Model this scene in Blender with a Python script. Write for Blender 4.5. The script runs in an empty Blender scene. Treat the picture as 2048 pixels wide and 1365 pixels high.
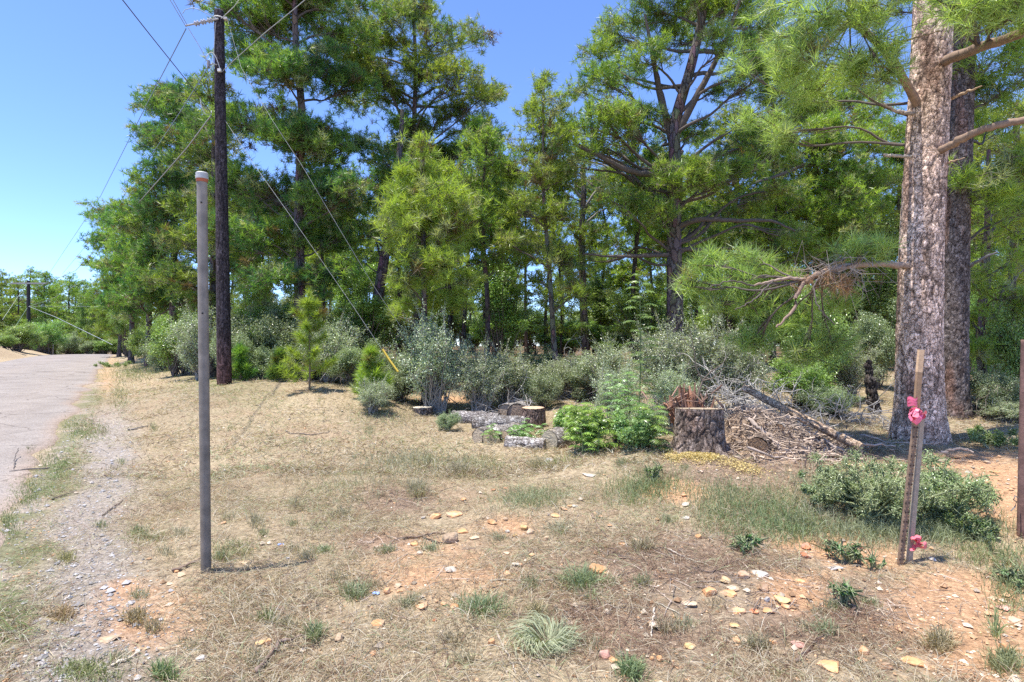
import bpy, math, random
import numpy as np
from mathutils import Vector, noise as mnoise

S = bpy.context.scene
C = S.collection
PI = math.pi

# ------------------------------------------------------------------ camera, sky, sun, exposure
F = 1100.0           # focal length in pixels of the 2048 px wide photograph
CAMH = 1.5
cam = bpy.data.cameras.new('camera')
cam.sensor_width = 36.0
cam.lens = 36.0 * F / 2048.0
cam.clip_start = 0.05
cam.clip_end = 3000.0
camo = bpy.data.objects.new('camera', cam)
C.objects.link(camo)
camo.location = (0, 0, CAMH)
camo.rotation_euler = (math.radians(90), 0, 0)
S.camera = camo

SUN_EL = math.radians(76)
SUN_DIR = Vector((-math.cos(SUN_EL) * math.cos(math.radians(22)), -math.cos(SUN_EL) * math.sin(math.radians(22)), math.sin(SUN_EL)))
w = bpy.data.worlds.new('World')
S.world = w
w.use_nodes = True
nt = w.node_tree
nt.nodes.clear()
sky = nt.nodes.new('ShaderNodeTexSky')
sky.sky_type = 'NISHITA'
sky.sun_disc = False
sky.sun_elevation = SUN_EL
sky.sun_rotation = math.atan2(SUN_DIR.x, SUN_DIR.y)
sky.altitude = 3000
sky.air_density = 1.0
sky.dust_density = 0.0
sky.ozone_density = 6.0
bg = nt.nodes.new('ShaderNodeBackground')
bg.inputs[1].default_value = 0.15
wo = nt.nodes.new('ShaderNodeOutputWorld')
tn = nt.nodes.new('ShaderNodeMix'); tn.data_type = 'RGBA'; tn.blend_type = 'MULTIPLY'; tn.inputs[0].default_value = 1.0
tn.inputs[7].default_value = (0.96, 0.97, 1.12, 1)      # white balance of the sky
nt.links.new(sky.outputs[0], tn.inputs[6]); nt.links.new(tn.outputs[2], bg.inputs[0])
nt.links.new(bg.outputs[0], wo.inputs[0])

sl = bpy.data.lights.new('sun', 'SUN')
sl.energy = 3.7
sl.angle = math.radians(0.53)
sl.color = (1.0, 0.95, 0.86)
so = bpy.data.objects.new('sun', sl)
C.objects.link(so)
so.rotation_euler = (-SUN_DIR).to_track_quat('-Z', 'Y').to_euler()

S.view_settings.view_transform = 'Standard'
S.view_settings.look = 'None'
S.view_settings.gamma = 1.0
S.view_settings.exposure = 1.15
S.render.engine = 'CYCLES'
cy = S.cycles
cy.max_bounces = 6
cy.diffuse_bounces = 3
cy.glossy_bounces = 2
cy.transmission_bounces = 3
cy.transparent_max_bounces = 4
cy.caustics_reflective = False
cy.caustics_refractive = False
cy.use_denoising = False
cy.use_adaptive_sampling = False
try:
    cy.denoiser = 'OPENIMAGEDENOISE'
    cy.denoising_input_passes = 'RGB_ALBEDO_NORMAL'
    cy.denoising_prefilter = 'ACCURATE'
except Exception:
    pass

# ------------------------------------------------------------------ basic helpers
def P(u, v, Y):
    return np.array([(u - 1024.0) / F * Y, Y, CAMH - (v - 682.5) / F * Y])

def _hash(ix, iy, iz, seed):
    h = (ix.astype(np.int64) * 374761393 + iy.astype(np.int64) * 668265263 + iz.astype(np.int64) * 2147483647 + seed * 974634777) & 0x7fffffff
    h = ((h ^ (h >> 13)) * 1274126177) & 0x7fffffff
    h = ((h ^ (h >> 15)) * 668265263) & 0x7fffffff
    return ((h ^ (h >> 16)) & 0xffffff) / float(0xffffff)

def vnoise(x, y, z=None, seed=0):
    x = np.asarray(x, float); y = np.asarray(y, float)
    z = np.zeros_like(x) if z is None else np.asarray(z, float)
    xi = np.floor(x); yi = np.floor(y); zi = np.floor(z)
    fx = x - xi; fy = y - yi; fz = z - zi
    sx = fx * fx * (3 - 2 * fx); sy = fy * fy * (3 - 2 * fy); sz = fz * fz * (3 - 2 * fz)
    r = 0
    for a in (0, 1):
        for b in (0, 1):
            for c in (0, 1):
                wgt = (sx if a else 1 - sx) * (sy if b else 1 - sy) * (sz if c else 1 - sz)
                r = r + wgt * _hash(xi + a, yi + b, zi + c, seed)
    return r

def fbm(x, y, z=None, octv=4, seed=0):
    x = np.asarray(x, float); y = np.asarray(y, float)
    s = 0; a = 0.5; t = 0; f = 1.0
    for o in range(octv):
        s = s + a * vnoise(x * f, y * f, None if z is None else np.asarray(z) * f, seed + o * 17)
        t += a; a *= 0.5; f *= 2.03
    return s / t

def norm(a):
    a = np.asarray(a, float)
    return a / np.maximum(np.linalg.norm(a, axis=-1, keepdims=True), 1e-9)

class MB:
    """collects geometry for ONE mesh object"""
    def __init__(self):
        self.V = []; self.T = []; self.Q = []; self.Cc = []; self.n = 0
    def add(self, V, tris=None, quads=None, col=None):
        V = np.asarray(V, float).reshape(-1, 3)
        if tris is not None and len(tris): self.T.append(np.asarray(tris, np.int64).reshape(-1, 3) + self.n)
        if quads is not None and len(quads): self.Q.append(np.asarray(quads, np.int64).reshape(-1, 4) + self.n)
        if col is None: col = (1, 1, 1)
        col = np.asarray(col, float)
        if col.ndim == 1: col = np.broadcast_to(col, (len(V), 3))
        self.Cc.append(col.reshape(-1, 3)); self.V.append(V); self.n += len(V)
    def build(self, name, mat, parent=None, smooth=False, loc=None):
        me = bpy.data.meshes.new(name)
        V = np.concatenate(self.V); Cc = np.concatenate(self.Cc)
        T = np.concatenate(self.T) if self.T else np.zeros((0, 3), np.int64)
        Q = np.concatenate(self.Q) if self.Q else np.zeros((0, 4), np.int64)
        if loc is not None: V = V - np.asarray(loc)
        me.vertices.add(len(V)); me.vertices.foreach_set('co', V.astype(np.float32).ravel())
        nl = T.size + Q.size
        me.loops.add(nl)
        me.loops.foreach_set('vertex_index', np.concatenate([T.ravel(), Q.ravel()]).astype(np.int32))
        me.polygons.add(len(T) + len(Q))
        ls = np.concatenate([np.arange(len(T)) * 3, T.size + np.arange(len(Q)) * 4]).astype(np.int32)
        me.polygons.foreach_set('loop_start', ls)
        me.polygons.foreach_set('use_smooth', np.full(len(T) + len(Q), smooth, bool))
        at = me.attributes.new('col', 'FLOAT_COLOR', 'POINT')
        rgba = np.ones((len(V), 4), np.float32); rgba[:, :3] = Cc
        at.data.foreach_set('color', rgba.ravel())
        me.update(calc_edges=True)
        me.validate()
        if mat is not None: me.materials.append(mat)
        o = bpy.data.objects.new(name, me)
        C.objects.link(o)
        if loc is not None: o.location = loc
        if parent is not None: o.parent = parent
        return o

def tubes(mb, pts, rad, sides=5, col=None, cap=False, swell=None):
    """pts (N,M,3), rad (N,M) -> N tubes"""
    pts = np.asarray(pts, float); rad = np.asarray(rad, float)
    if pts.ndim == 2: pts = pts[None]; rad = rad[None]
    N, M, _ = pts.shape
    if N == 0: return
    t = np.gradient(pts, axis=1); t = norm(t)
    mean = norm(pts[:, -1] - pts[:, 0])
    ref = np.where(np.abs(mean[:, 2:3]) > 0.75, np.array([[1.0, 0.13, 0.0]]), np.array([[0.05, 0.09, 1.0]]))
    ref = np.broadcast_to(ref[:, None, :], t.shape)
    a = norm(np.cross(ref, t)); b = np.cross(t, a)
    th = np.arange(sides) / sides * 2 * PI
    ring = a[:, :, None, :] * np.cos(th)[None, None, :, None] + b[:, :, None, :] * np.sin(th)[None, None, :, None]
    rr = rad[:, :, None, None]
    if swell is not None: rr = rr * swell.reshape(N, M, sides, 1)
    V = pts[:, :, None, :] + ring * rr
    base = (np.arange(N) * M * sides)[:, None, None]
    m = (np.arange(M - 1) * sides)[None, :, None]
    s = np.arange(sides)[None, None, :]; s2 = (s + 1) % sides
    q = np.stack([base + m + s, base + m + s2, base + m + sides + s2, base + m + sides + s], -1).reshape(-1, 4)
    if col is not None:
        col = np.asarray(col, float)
        if col.ndim == 2 and len(col) == N: col = np.repeat(col, M * sides, axis=0)
    tris = None
    Vf = V.reshape(-1, 3)
    if cap:
        n0 = len(Vf)
        cs = np.concatenate([pts[:, 0], pts[:, -1]])
        Vf = np.concatenate([Vf, cs])
        tl = []
        for i in range(N):
            b0 = i * M * sides; b1 = b0 + (M - 1) * sides
            for k in range(sides):
                k2 = (k + 1) % sides
                tl.append((n0 + i, b0 + k2, b0 + k)); tl.append((n0 + N + i, b1 + k, b1 + k2))
        tris = np.array(tl)
        if col is not None and col.ndim == 2: col = np.concatenate([col, np.repeat(col[-1:], 2 * N, axis=0)])
    mb.add(Vf, tris=tris, quads=q, col=col)

def box(mb, c, size, rot=None, col=None):
    c = np.asarray(c, float); s = np.asarray(size, float) / 2
    V = np.array([[x, y, z] for x in (-1, 1) for y in (-1, 1) for z in (-1, 1)], float) * s
    if rot is not None: V = V @ np.asarray(rot).T
    q = [(0, 1, 3, 2), (4, 6, 7, 5), (0, 4, 5, 1), (2, 3, 7, 6), (0, 2, 6, 4), (1, 5, 7, 3)]
    mb.add(V + c, quads=q, col=col)

def empty(name, loc):
    o = bpy.data.objects.new(name, None)
    o.empty_display_size = 0.3
    o.location = [float(x) for x in loc]
    C.objects.link(o)
    return o

def tag(o, label=None, cat=None, group=None, kind=None):
    if label: o['label'] = label
    if cat: o['category'] = cat
    if group: o['group'] = group
    if kind: o['kind'] = kind
    return o

def copy_tree(o, parent=None):
    c = o.copy(); C.objects.link(c)
    if parent is not None: c.parent = parent
    for ch in [k for k in C.objects if k.parent == o]:
        copy_tree(ch, c)
    return c

KIDS = {}
def copy_thing(root, kids, loc, rotz, scale, label, cat=None, group=None):
    c = root.copy(); C.objects.link(c)
    c.location = [float(x) for x in loc]; c.rotation_euler = (0, 0, rotz)
    c.scale = (scale, scale, scale) if not hasattr(scale, '__len__') else scale
    for k in kids:
        d = k.copy(); C.objects.link(d); d.parent = c
    if label: c['label'] = label
    if cat: c['category'] = cat
    if group: c['group'] = group
    return c

# ------------------------------------------------------------------ materials
def mat_new(name):
    m = bpy.data.materials.new(name); m.use_nodes = True
    m.node_tree.nodes.clear()
    return m, m.node_tree
def N_(nt, t, **kw):
    n = nt.nodes.new(t)
    for k, v in kw.items():
        if k.startswith('i_'):
            key = k[2:]
            n.inputs[int(key) if key.isdigit() else key.replace('_', ' ')].default_value = v
        else: setattr(n, k, v)
    return n
def L_(nt, a, b): nt.links.new(a, b)
def ramp(nt, src, stops, interp='LINEAR'):
    r = nt.nodes.new('ShaderNodeValToRGB'); r.color_ramp.interpolation = interp
    e = r.color_ramp.elements
    while len(e) < len(stops): e.new(0.5)
    for i, (p, c) in enumerate(stops):
        e[i].position = p; e[i].color = (*c, 1)
    nt.links.new(src, r.inputs[0])
    return r.outputs[0]
def mixc(nt, f, a, b, mode='MIX'):
    n = nt.nodes.new('ShaderNodeMix'); n.data_type = 'RGBA'; n.blend_type = mode
    for s, v in ((n.inputs[0], f), (n.inputs[6], a), (n.inputs[7], b)):
        if hasattr(v, 'links'): nt.links.new(v, s)
        else: s.default_value = v if not isinstance(v, tuple) else (*v, 1) if len(v) == 3 else v
    return n.outputs[2]

def leaf_mat(name, rough=0.5, trans=0.35, spec=0.35, jitter=0.25, tint=(1, 1, 1)):
    m, nt = mat_new(name)
    a = N_(nt, 'ShaderNodeAttribute', attribute_name='col')
    oi = N_(nt, 'ShaderNodeObjectInfo')
    hv = N_(nt, 'ShaderNodeHueSaturation')
    mr = N_(nt, 'ShaderNodeMapRange', i_3=0.485, i_4=0.515); L_(nt, oi.outputs['Random'], mr.inputs[0])
    mr2 = N_(nt, 'ShaderNodeMapRange', i_3=1 - jitter, i_4=1 + jitter); L_(nt, oi.outputs['Random'], mr2.inputs[0])
    L_(nt, mr.outputs[0], hv.inputs['Hue']); L_(nt, mr2.outputs[0], hv.inputs['Value'])
    L_(nt, mixc(nt, 1.0, a.outputs['Color'], tint, 'MULTIPLY'), hv.inputs['Color'])
    p = N_(nt, 'ShaderNodeBsdfPrincipled'); p.inputs['Roughness'].default_value = rough
    p.inputs['Specular IOR Level'].default_value = spec
    L_(nt, hv.outputs[0], p.inputs['Base Color'])
    tr = N_(nt, 'ShaderNodeBsdfTranslucent')
    L_(nt, mixc(nt, 1.0, hv.outputs[0], (1.25, 1.3, 0.55), 'MULTIPLY'), tr.inputs['Color'])
    ms = N_(nt, 'ShaderNodeMixShader', i_0=trans)
    L_(nt, p.outputs[0], ms.inputs[1]); L_(nt, tr.outputs[0], ms.inputs[2])
    o = N_(nt, 'ShaderNodeOutputMaterial'); L_(nt, ms.outputs[0], o.inputs[0])
    return m

def vc_mat(name, rough=0.85, noise_scale=30, amt=0.35, bump=0.0, spec=0.2, metallic=0.0):
    """vertex colour times mottling noise"""
    m, nt = mat_new(name)
    a = N_(nt, 'ShaderNodeAttribute', attribute_name='col')
    tc = N_(nt, 'ShaderNodeTexCoord')
    no = N_(nt, 'ShaderNodeTexNoise', i_Scale=noise_scale, i_Detail=5.0, i_Roughness=0.65)
    L_(nt, tc.outputs['Object'], no.inputs['Vector'])
    k = ramp(nt, no.outputs[0], [(0.3, (1 - amt,) * 3), (0.7, (1 + amt,) * 3)])
    c = mixc(nt, 1.0, a.outputs['Color'], k, 'MULTIPLY')
    p = N_(nt, 'ShaderNodeBsdfPrincipled'); p.inputs['Roughness'].default_value = rough
    p.inputs['Specular IOR Level'].default_value = spec
    p.inputs['Metallic'].default_value = metallic
    L_(nt, c, p.inputs['Base Color'])
    if bump:
        b = N_(nt, 'ShaderNodeBump', i_Strength=0.6, i_Distance=bump)
        L_(nt, no.outputs[0], b.inputs['Height']); L_(nt, b.outputs[0], p.inputs['Normal'])
    o = N_(nt, 'ShaderNodeOutputMaterial'); L_(nt, p.outputs[0], o.inputs[0])
    return m

def bark_mat(name, light, dark, scale=9.0, stretch=0.35, bump=0.02):
    m, nt = mat_new(name)
    tc = N_(nt, 'ShaderNodeTexCoord')
    mp = N_(nt, 'ShaderNodeMapping'); mp.inputs['Scale'].default_value = (1, 1, stretch)
    no0 = N_(nt, 'ShaderNodeTexNoise', i_Scale=6.0, i_Detail=3.0)
    L_(nt, tc.outputs['Object'], no0.inputs['Vector'])
    wv = mixc(nt, 0.06, tc.outputs['Object'], no0.outputs['Color'], 'LINEAR_LIGHT')
    L_(nt, wv, mp.inputs['Vector'])
    vo = N_(nt, 'ShaderNodeTexVoronoi', feature='DISTANCE_TO_EDGE', i_Scale=scale)
    L_(nt, mp.outputs[0], vo.inputs['Vector'])
    vo2 = N_(nt, 'ShaderNodeTexVoronoi', feature='F1', i_Scale=scale)
    L_(nt, mp.outputs[0], vo2.inputs['Vector'])
    no = N_(nt, 'ShaderNodeTexNoise', i_Scale=45.0, i_Detail=5.0)
    L_(nt, tc.outputs['Object'], no.inputs['Vector'])
    base = ramp(nt, no.outputs[0], [(0.3, tuple(0.62 * x for x in light)), (0.7, tuple(1.25 * x for x in light))])
    base = mixc(nt, 0.35, base, mixc(nt, 1.0, vo2.outputs['Color'], light, 'MULTIPLY'))
    f = ramp(nt, vo.outputs['Distance'], [(0.0, (0, 0, 0)), (0.09, (1, 1, 1))])
    c = mixc(nt, f, dark, base)
    p = N_(nt, 'ShaderNodeBsdfPrincipled'); p.inputs['Roughness'].default_value = 0.9
    p.inputs['Specular IOR Level'].default_value = 0.15
    L_(nt, c, p.inputs['Base Color'])
    b = N_(nt, 'ShaderNodeBump', i_Strength=0.9, i_Distance=bump)
    L_(nt, f, b.inputs['Height']); L_(nt, b.outputs[0], p.inputs['Normal'])
    o = N_(nt, 'ShaderNodeOutputMaterial'); L_(nt, p.outputs[0], o.inputs[0])
    return m

M_needle = leaf_mat('pine_needles', rough=0.40, trans=0.52, spec=0.6, jitter=0.14)
M_leaf = leaf_mat('leaves', rough=0.32, trans=0.35, spec=0.75, jitter=0.12)
M_grass = leaf_mat('grass_blades', rough=0.6, trans=0.25, spec=0.25, jitter=0.0)
M_bark = bark_mat('pine_bark', (0.19, 0.155, 0.14), (0.05, 0.037, 0.033))
M_barkfar = bark_mat('distant_pine_bark', (0.13, 0.10, 0.088), (0.035, 0.026, 0.022), scale=7.0, bump=0.015)
def flake_mat(name):
    m, nt = mat_new(name)
    a = N_(nt, 'ShaderNodeAttribute', attribute_name='col'); tc = N_(nt, 'ShaderNodeTexCoord')
    mp = N_(nt, 'ShaderNodeMapping'); mp.inputs['Scale'].default_value = (1, 1, .55)
    no0 = N_(nt, 'ShaderNodeTexNoise', i_Scale=14.0, i_Detail=4.0); L_(nt, tc.outputs['Object'], no0.inputs['Vector'])
    L_(nt, mixc(nt, 0.07, tc.outputs['Object'], no0.outputs['Color'], 'LINEAR_LIGHT'), mp.inputs['Vector'])
    vo = N_(nt, 'ShaderNodeTexVoronoi', feature='DISTANCE_TO_EDGE', i_Scale=26.0); L_(nt, mp.outputs[0], vo.inputs['Vector'])
    v2 = N_(nt, 'ShaderNodeTexVoronoi', feature='F1', i_Scale=26.0); L_(nt, mp.outputs[0], v2.inputs['Vector'])
    no = N_(nt, 'ShaderNodeTexNoise', i_Scale=70.0, i_Detail=5.0, i_Roughness=.7); L_(nt, tc.outputs['Object'], no.inputs['Vector'])
    f = ramp(nt, vo.outputs['Distance'], [(0.0, (.45, .41, .38)), (0.07, (1, 1, 1)), (.4, (1.15, 1.15, 1.15))])
    sp = N_(nt, 'ShaderNodeSeparateColor'); L_(nt, v2.outputs['Color'], sp.inputs[0])
    g = ramp(nt, sp.outputs[0], [(0.0, (.68, .63, .60)), (.55, (1, 1, 1)), (1, (1.38, 1.38, 1.38))])
    k = ramp(nt, no.outputs[0], [(0.3, (.7, .7, .7)), (0.7, (1.3, 1.3, 1.3))])
    c = mixc(nt, 1, mixc(nt, 1, mixc(nt, 1, a.outputs['Color'], f, 'MULTIPLY'), g, 'MULTIPLY'), k, 'MULTIPLY')
    p = N_(nt, 'ShaderNodeBsdfPrincipled'); p.inputs['Roughness'].default_value = .9; p.inputs['Specular IOR Level'].default_value = .15; L_(nt, c, p.inputs['Base Color'])
    ad = N_(nt, 'ShaderNodeMath', operation='ADD'); L_(nt, sp.outputs[0], ad.inputs[0]); L_(nt, f, ad.inputs[1])
    b = N_(nt, 'ShaderNodeBump', i_Strength=1.0, i_Distance=0.012); L_(nt, ad.outputs[0], b.inputs['Height']); L_(nt, b.outputs[0], p.inputs['Normal'])
    o = N_(nt, 'ShaderNodeOutputMaterial'); L_(nt, p.outputs[0], o.inputs[0])
    return m
M_hero = flake_mat('plated_bark')
M_twig = vc_mat('twigs', rough=0.85, noise_scale=25, amt=0.3)
M_cut = vc_mat('cut_wood', rough=0.8, noise_scale=40, amt=0.2, bump=0.003)
M_rock = vc_mat('rock', rough=0.85, noise_scale=14, amt=0.28, bump=0.01)
M_wire = vc_mat('wire', rough=0.5, noise_scale=5, amt=0.1)
M_plain = vc_mat('painted', rough=0.6, noise_scale=20, amt=0.12)
# ------------------------------------------------------------------ terrain
_tp = []
def tp(u, v, Y): _tp.append(P(u, v, Y))
for a in [(412,1142,3.6),(1808,1130,3.7),(2048,1072,4.2),(450,768,12.2),(1400,910,6.1),(1838,885,6.6),
          (850,836,10.3),(1000,886,8.0),(1080,897,7.6),(910,802,13.6),(1115,790,13),(1170,735,19),
          (640,778,11.5),(740,800,10.6),(1640,905,6.4),(1950,930,5.6),(1100,930,6.4),(1024,1365,2.42),
          (300,1365,2.42),(1800,1365,2.42),(1350,735,14),(600,940,6.3),(700,1050,4.5),(1300,1050,4.4),
          (560,850,9.0),(300,1000,5.2)]: tp(*a)
def rx(Y): return -0.70 * Y - 1.0          # right edge of the road
RW = 5.45                                   # its width measured along x
for Y, z in ((-20, -0.1), (-6, 0.0), (0, 0.0), (3, 0.0), (6.4, 0.0), (12.2, 0.17), (20, 0.30), (30, 0.41), (40, 0.46), (50, 0.22), (62, -0.6), (90, -3.5), (140, -7)):
    _tp.append(np.array([rx(Y), Y, z])); _tp.append(np.array([rx(Y) - RW, Y, z]))
for x, y, z in ((-26, 22, 1.0), (-31, 28, 1.5), (-35, 34, 1.6), (-39, 38, 1.5), (-43, 43, 1.5), (-48, 48, 1.4), (-36, 40, .75), (-60, 50, 1.6), (-55, 70, 0), (-17, 10, 0.7), (-15, 3, 0.6), (-14,-5,.4), 
                (-15, 24, 0.62), (-22, 32, 0.85), (-10, 20, 0.6), (-12, 35, 1.0), (0, 30, 0.7), (15, 30, 0.6), (30, 30, 0.5),
                (10, 12, 0.42), (16, 14, 0.4), (0, 50, 0.9), (30, 60, 0.5), (-20, 60, 0.6), (60, 30, 0.3), (60, 90, 0.0), (0, 100, 0.3),
                (9, 5.5, 0.2), (15, 4, 0.2), (0, -8, 0), (12, -8, 0.1), (40, -10, 0), (-60, 20, 1.5), (-80, 90, -1), (-60, 60, .4), (120, 120, 0), (-50, 160, -6), (150, 0, 0), (-150, 0, 1), (0, -100, 0)):
    _tp.append(np.array([x, y, z], float))
_tp = np.array(_tp)
_ry = np.linspace(-60, 200, 1041)
_rz = np.interp(_ry, (-60, -20, -6, 0, 3, 6.4, 12.2, 20, 30, 38, 44, 50, 62, 90, 140, 200), (-.3, -.1, 0, 0, 0, .0, .17, .30, .415, .46, .42, .25, -.5, -2.6, -6, -8))
for _ in range(30): _rz[1:-1] = (_rz[:-2] + _rz[1:-1] * 2 + _rz[2:]) / 4
RPY, RPZ = _ry, _rz
def _U(r2): return 0.5 * r2 * np.log(r2 + 1e-6)
_n = len(_tp)
_K = _U(((_tp[:, None, :2] - _tp[None, :, :2]) ** 2).sum(-1)) + np.eye(_n) * 0.4
_Pm = np.c_[np.ones(_n), _tp[:, :2]]
_A = np.block([[_K, _Pm], [_Pm.T, np.zeros((3, 3))]])
_W = np.linalg.solve(_A, np.r_[_tp[:, 2], 0, 0, 0])
def terr0(x, y):
    x = np.asarray(x, float); y = np.asarray(y, float)
    sh = x.shape; x = x.ravel(); y = y.ravel(); out = np.empty(len(x))
    for i in range(0, len(x), 20000):
        X = x[i:i + 20000]; Yv = y[i:i + 20000]
        r2 = (X[:, None] - _tp[None, :, 0]) ** 2 + (Yv[:, None] - _tp[None, :, 1]) ** 2
        out[i:i + 20000] = _U(r2) @ _W[:_n] + _W[_n] + _W[_n + 1] * X + _W[_n + 2] * Yv
    # the road corridor follows its own smooth profile
    sr = ((x + 1) * -0.573 + y * 0.819) * 0.819
    zr = np.interp(sr, RPY, RPZ)
    dd = np.abs((x - (rx(y) - RW / 2)) * 0.819) - RW * 0.41
    kk = np.clip(1 - (dd - 0.15) / np.where(x < rx(y) - RW / 2, 0.9, 2.2), 0, 1); kk = kk * kk * (3 - 2 * kk)
    out = out * (1 - kk) + zr * kk
    # far out: settle to a plain, so the sheet runs to the horizon
    d = np.hypot(x, y); k = np.clip((d - 90) / 90, 0, 1); k = k * k * (3 - 2 * k)
    out = np.clip(out, -9, 4) * (1 - k) + (-4.0) * k
    return out.reshape(sh)
def offroad(x, y):
    """signed distance (m) to the right of the road's right edge; negative = on the road or beyond"""
    return (x - rx(y)) * 0.819
def terr(x, y):
    x = np.asarray(x, float); y = np.asarray(y, float)
    z = terr0(x, y)
    d = np.abs(x - (rx(y) - RW / 2)) * 0.819 - RW * 0.41
    k = np.clip((d - 0.1) / 1.2, 0, 1)
    b = (fbm(x * 0.9, y * 0.9, octv=2, seed=3) - 0.5) * 0.12 + (fbm(x * 4, y * 4, octv=3, seed=9) - 0.5) * 0.07
    near = np.clip(1.3 - np.hypot(x, y) / 60, 0.2, 1)
    return z + b * k * near
def tz(x, y): return float(terr(np.array([x]), np.array([y]))[0])
def GP(u, v, ymax=90):
    """ground point seen at pixel (u, v)"""
    Y = np.concatenate([np.linspace(1.5, 20, 400), np.linspace(20.1, ymax, 300)])
    X = (u - 1024.0) / F * Y; Z = CAMH - (v - 682.5) / F * Y
    h = terr(X, Y)
    i = np.argmax(Z <= h)
    if not (Z <= h).any(): i = len(Y) - 1
    return np.array([X[i], Y[i], h[i]])
def PG(u, Y):
    x = (u - 1024.0) / F * Y
    return np.array([x, Y, tz(x, Y)])
def uv_of(p):
    return 1024 + F * p[..., 0] / np.maximum(p[..., 1], .01), 682.5 - F * (p[..., 2] - CAMH) / np.maximum(p[..., 1], .01)
def blob2(u, v, cx, cy, rx_, ry_, soft=0.5):
    d = np.sqrt(((u - cx) / rx_) ** 2 + ((v - cy) / ry_) ** 2)
    return np.clip((1 + soft - d) / (2 * soft), 0, 1)

def zones(X, Y, Z):
    """soil, gravel, mulch, green weights of the ground by place (metres), positions taken from the photo's layout"""
    XY = np.stack([X, Y, Z], -1)
    u, v = uv_of(XY)
    behind = Y < 1.8
    d = offroad(X, Y)
    wob = (fbm(X * 1.3, Y * 1.3, octv=3, seed=21) - 0.5) * 1.6
    gravel = np.clip(1.4 - np.abs(d - 0.55 + wob * 0.35) * 3.0, 0, 1) * np.clip(1 - (Y - 9) / 4, 0, 1)
    gravel = np.maximum(gravel, np.clip(1 - np.abs(d - 0.1) * 4, 0, 1) * 0.9)
    gravel = np.maximum(gravel, 0.9 * blob2(u, v, 100, 1330, 110, 50))
    green = np.clip(1.2 - np.abs(d - 0.05 + wob * 0.3) * 3.6, 0, 1) * (fbm(X * 2, Y * 2, octv=2, seed=5) > 0.42) * 0.9
    green = np.maximum(green, np.clip(1.3 - np.abs(d - 2.6) * 1.2, 0, 1) * 0.45 * np.clip((Y - 8) / 4, 0, 1))
    soil = np.zeros_like(X); mulch = np.zeros_like(X)
    for a in ((1990, 1240, 170, 90), (1900, 1190, 100, 50), (1960, 1330, 110, 40), (2010, 985, 70, 60), (300, 1235, 110, 50), (860, 1140, 110, 55),
              (250, 1180, 40, 14), (1640, 1095, 80, 22), (1340, 985, 60, 18), (960, 1160, 60, 20), (2050, 1300, 60, 60), (1600,1190,60,40), (1900,920,120,14), (900,800,60,6), (1730,1120,70,22),
              (1010,1050,60,16), (214, 745, 7, 34)):
        soil = np.maximum(soil, blob2(u, v, *a, soft=.8) * (.55 if a[0] in (860, 1010, 960) else (.75 if a[0] == 300 else 1)))
    for a in ((1350, 1130, 220, 60), (1480, 950, 150, 35), (1650, 1240, 220, 70), (1300, 1270, 160, 70), (1150, 1250, 100, 50), (1600, 930, 150, 25), (800, 1000, 80, 30), (760,1090,70,20)):
        mulch = np.maximum(mulch, blob2(u, v, *a))
    soil[behind] = 0; mulch[behind] = 0
    soil = np.clip(soil * 1.55 + wob * 0.4 + (fbm(X * 7, Y * 7, octv=3, seed=88) - .5) * 1.1, 0, 1) * np.clip(soil * 4, 0, 1) * (soil > 0.01)
    return soil, np.clip(gravel, 0, 1), mulch, np.clip(green, 0, 1)

def sgrid(n, a, L):
    t = np.linspace(-1, 1, n); k = math.asinh(L / a)
    return a * np.sinh(t * k)
gx = sgrid(561, 3.0, 600.0)
gy = np.concatenate([sgrid(561, 3.0, 600.0)]) + 5.0
GX, GY = np.meshgrid(gx, gy, indexing='xy')
GZ = terr(GX, GY)
ny, nx = GX.shape
mb = MB()
idx = np.arange(nx * ny).reshape(ny, nx)
q = np.stack([idx[:-1, :-1], idx[:-1, 1:], idx[1:, 1:], idx[1:, :-1]], -1).reshape(-1, 4)
so_, gr_, mu_, gn_ = zones(GX, GY, GZ)
straw = np.array([0.40, 0.32, 0.21]); soilc = np.array([0.56, 0.34, 0.195]); grav = np.array([0.36, 0.325, 0.30])
mulc = np.array([0.30, 0.215, 0.16]); grn = np.array([0.17, 0.19, 0.075])
big = fbm(GX * 0.5, GY * 0.5, octv=3, seed=41)[..., None]
col = straw * (0.8 + 0.4 * big)
fl = np.clip((fbm(GX * 1.7, GY * 1.7, octv=4, seed=77)[..., None] - 0.52) * 5, 0, 1)
col = col * (1 - fl * 0.45) + np.array([0.36, 0.245, 0.165]) * fl * 0.45
for wgt, cc in ((mu_, mulc), (gr_, grav), (gn_, grn), (so_, soilc)):
    wgt = wgt[..., None] * (0.9 if cc is soilc else 0.75)
    col = col * (1 - wgt) + cc * wgt
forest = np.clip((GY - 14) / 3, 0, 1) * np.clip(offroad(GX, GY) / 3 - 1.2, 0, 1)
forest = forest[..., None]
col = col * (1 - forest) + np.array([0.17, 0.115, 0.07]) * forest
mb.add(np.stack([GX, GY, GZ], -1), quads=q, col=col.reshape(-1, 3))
m, nt = mat_new('ground')
a = N_(nt, 'ShaderNodeAttribute', attribute_name='col')
tc = N_(nt, 'ShaderNodeTexCoord')
n1 = N_(nt, 'ShaderNodeTexNoise', i_Scale=22.0, i_Detail=8.0, i_Roughness=0.75); L_(nt, tc.outputs['Object'], n1.inputs['Vector'])
n2 = N_(nt, 'ShaderNodeTexNoise', i_Scale=130.0, i_Detail=4.0, i_Roughness=0.7); L_(nt, tc.outputs['Object'], n2.inputs['Vector'])
vo = N_(nt, 'ShaderNodeTexVoronoi', i_Scale=55.0); L_(nt, tc.outputs['Object'], vo.inputs['Vector'])
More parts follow.
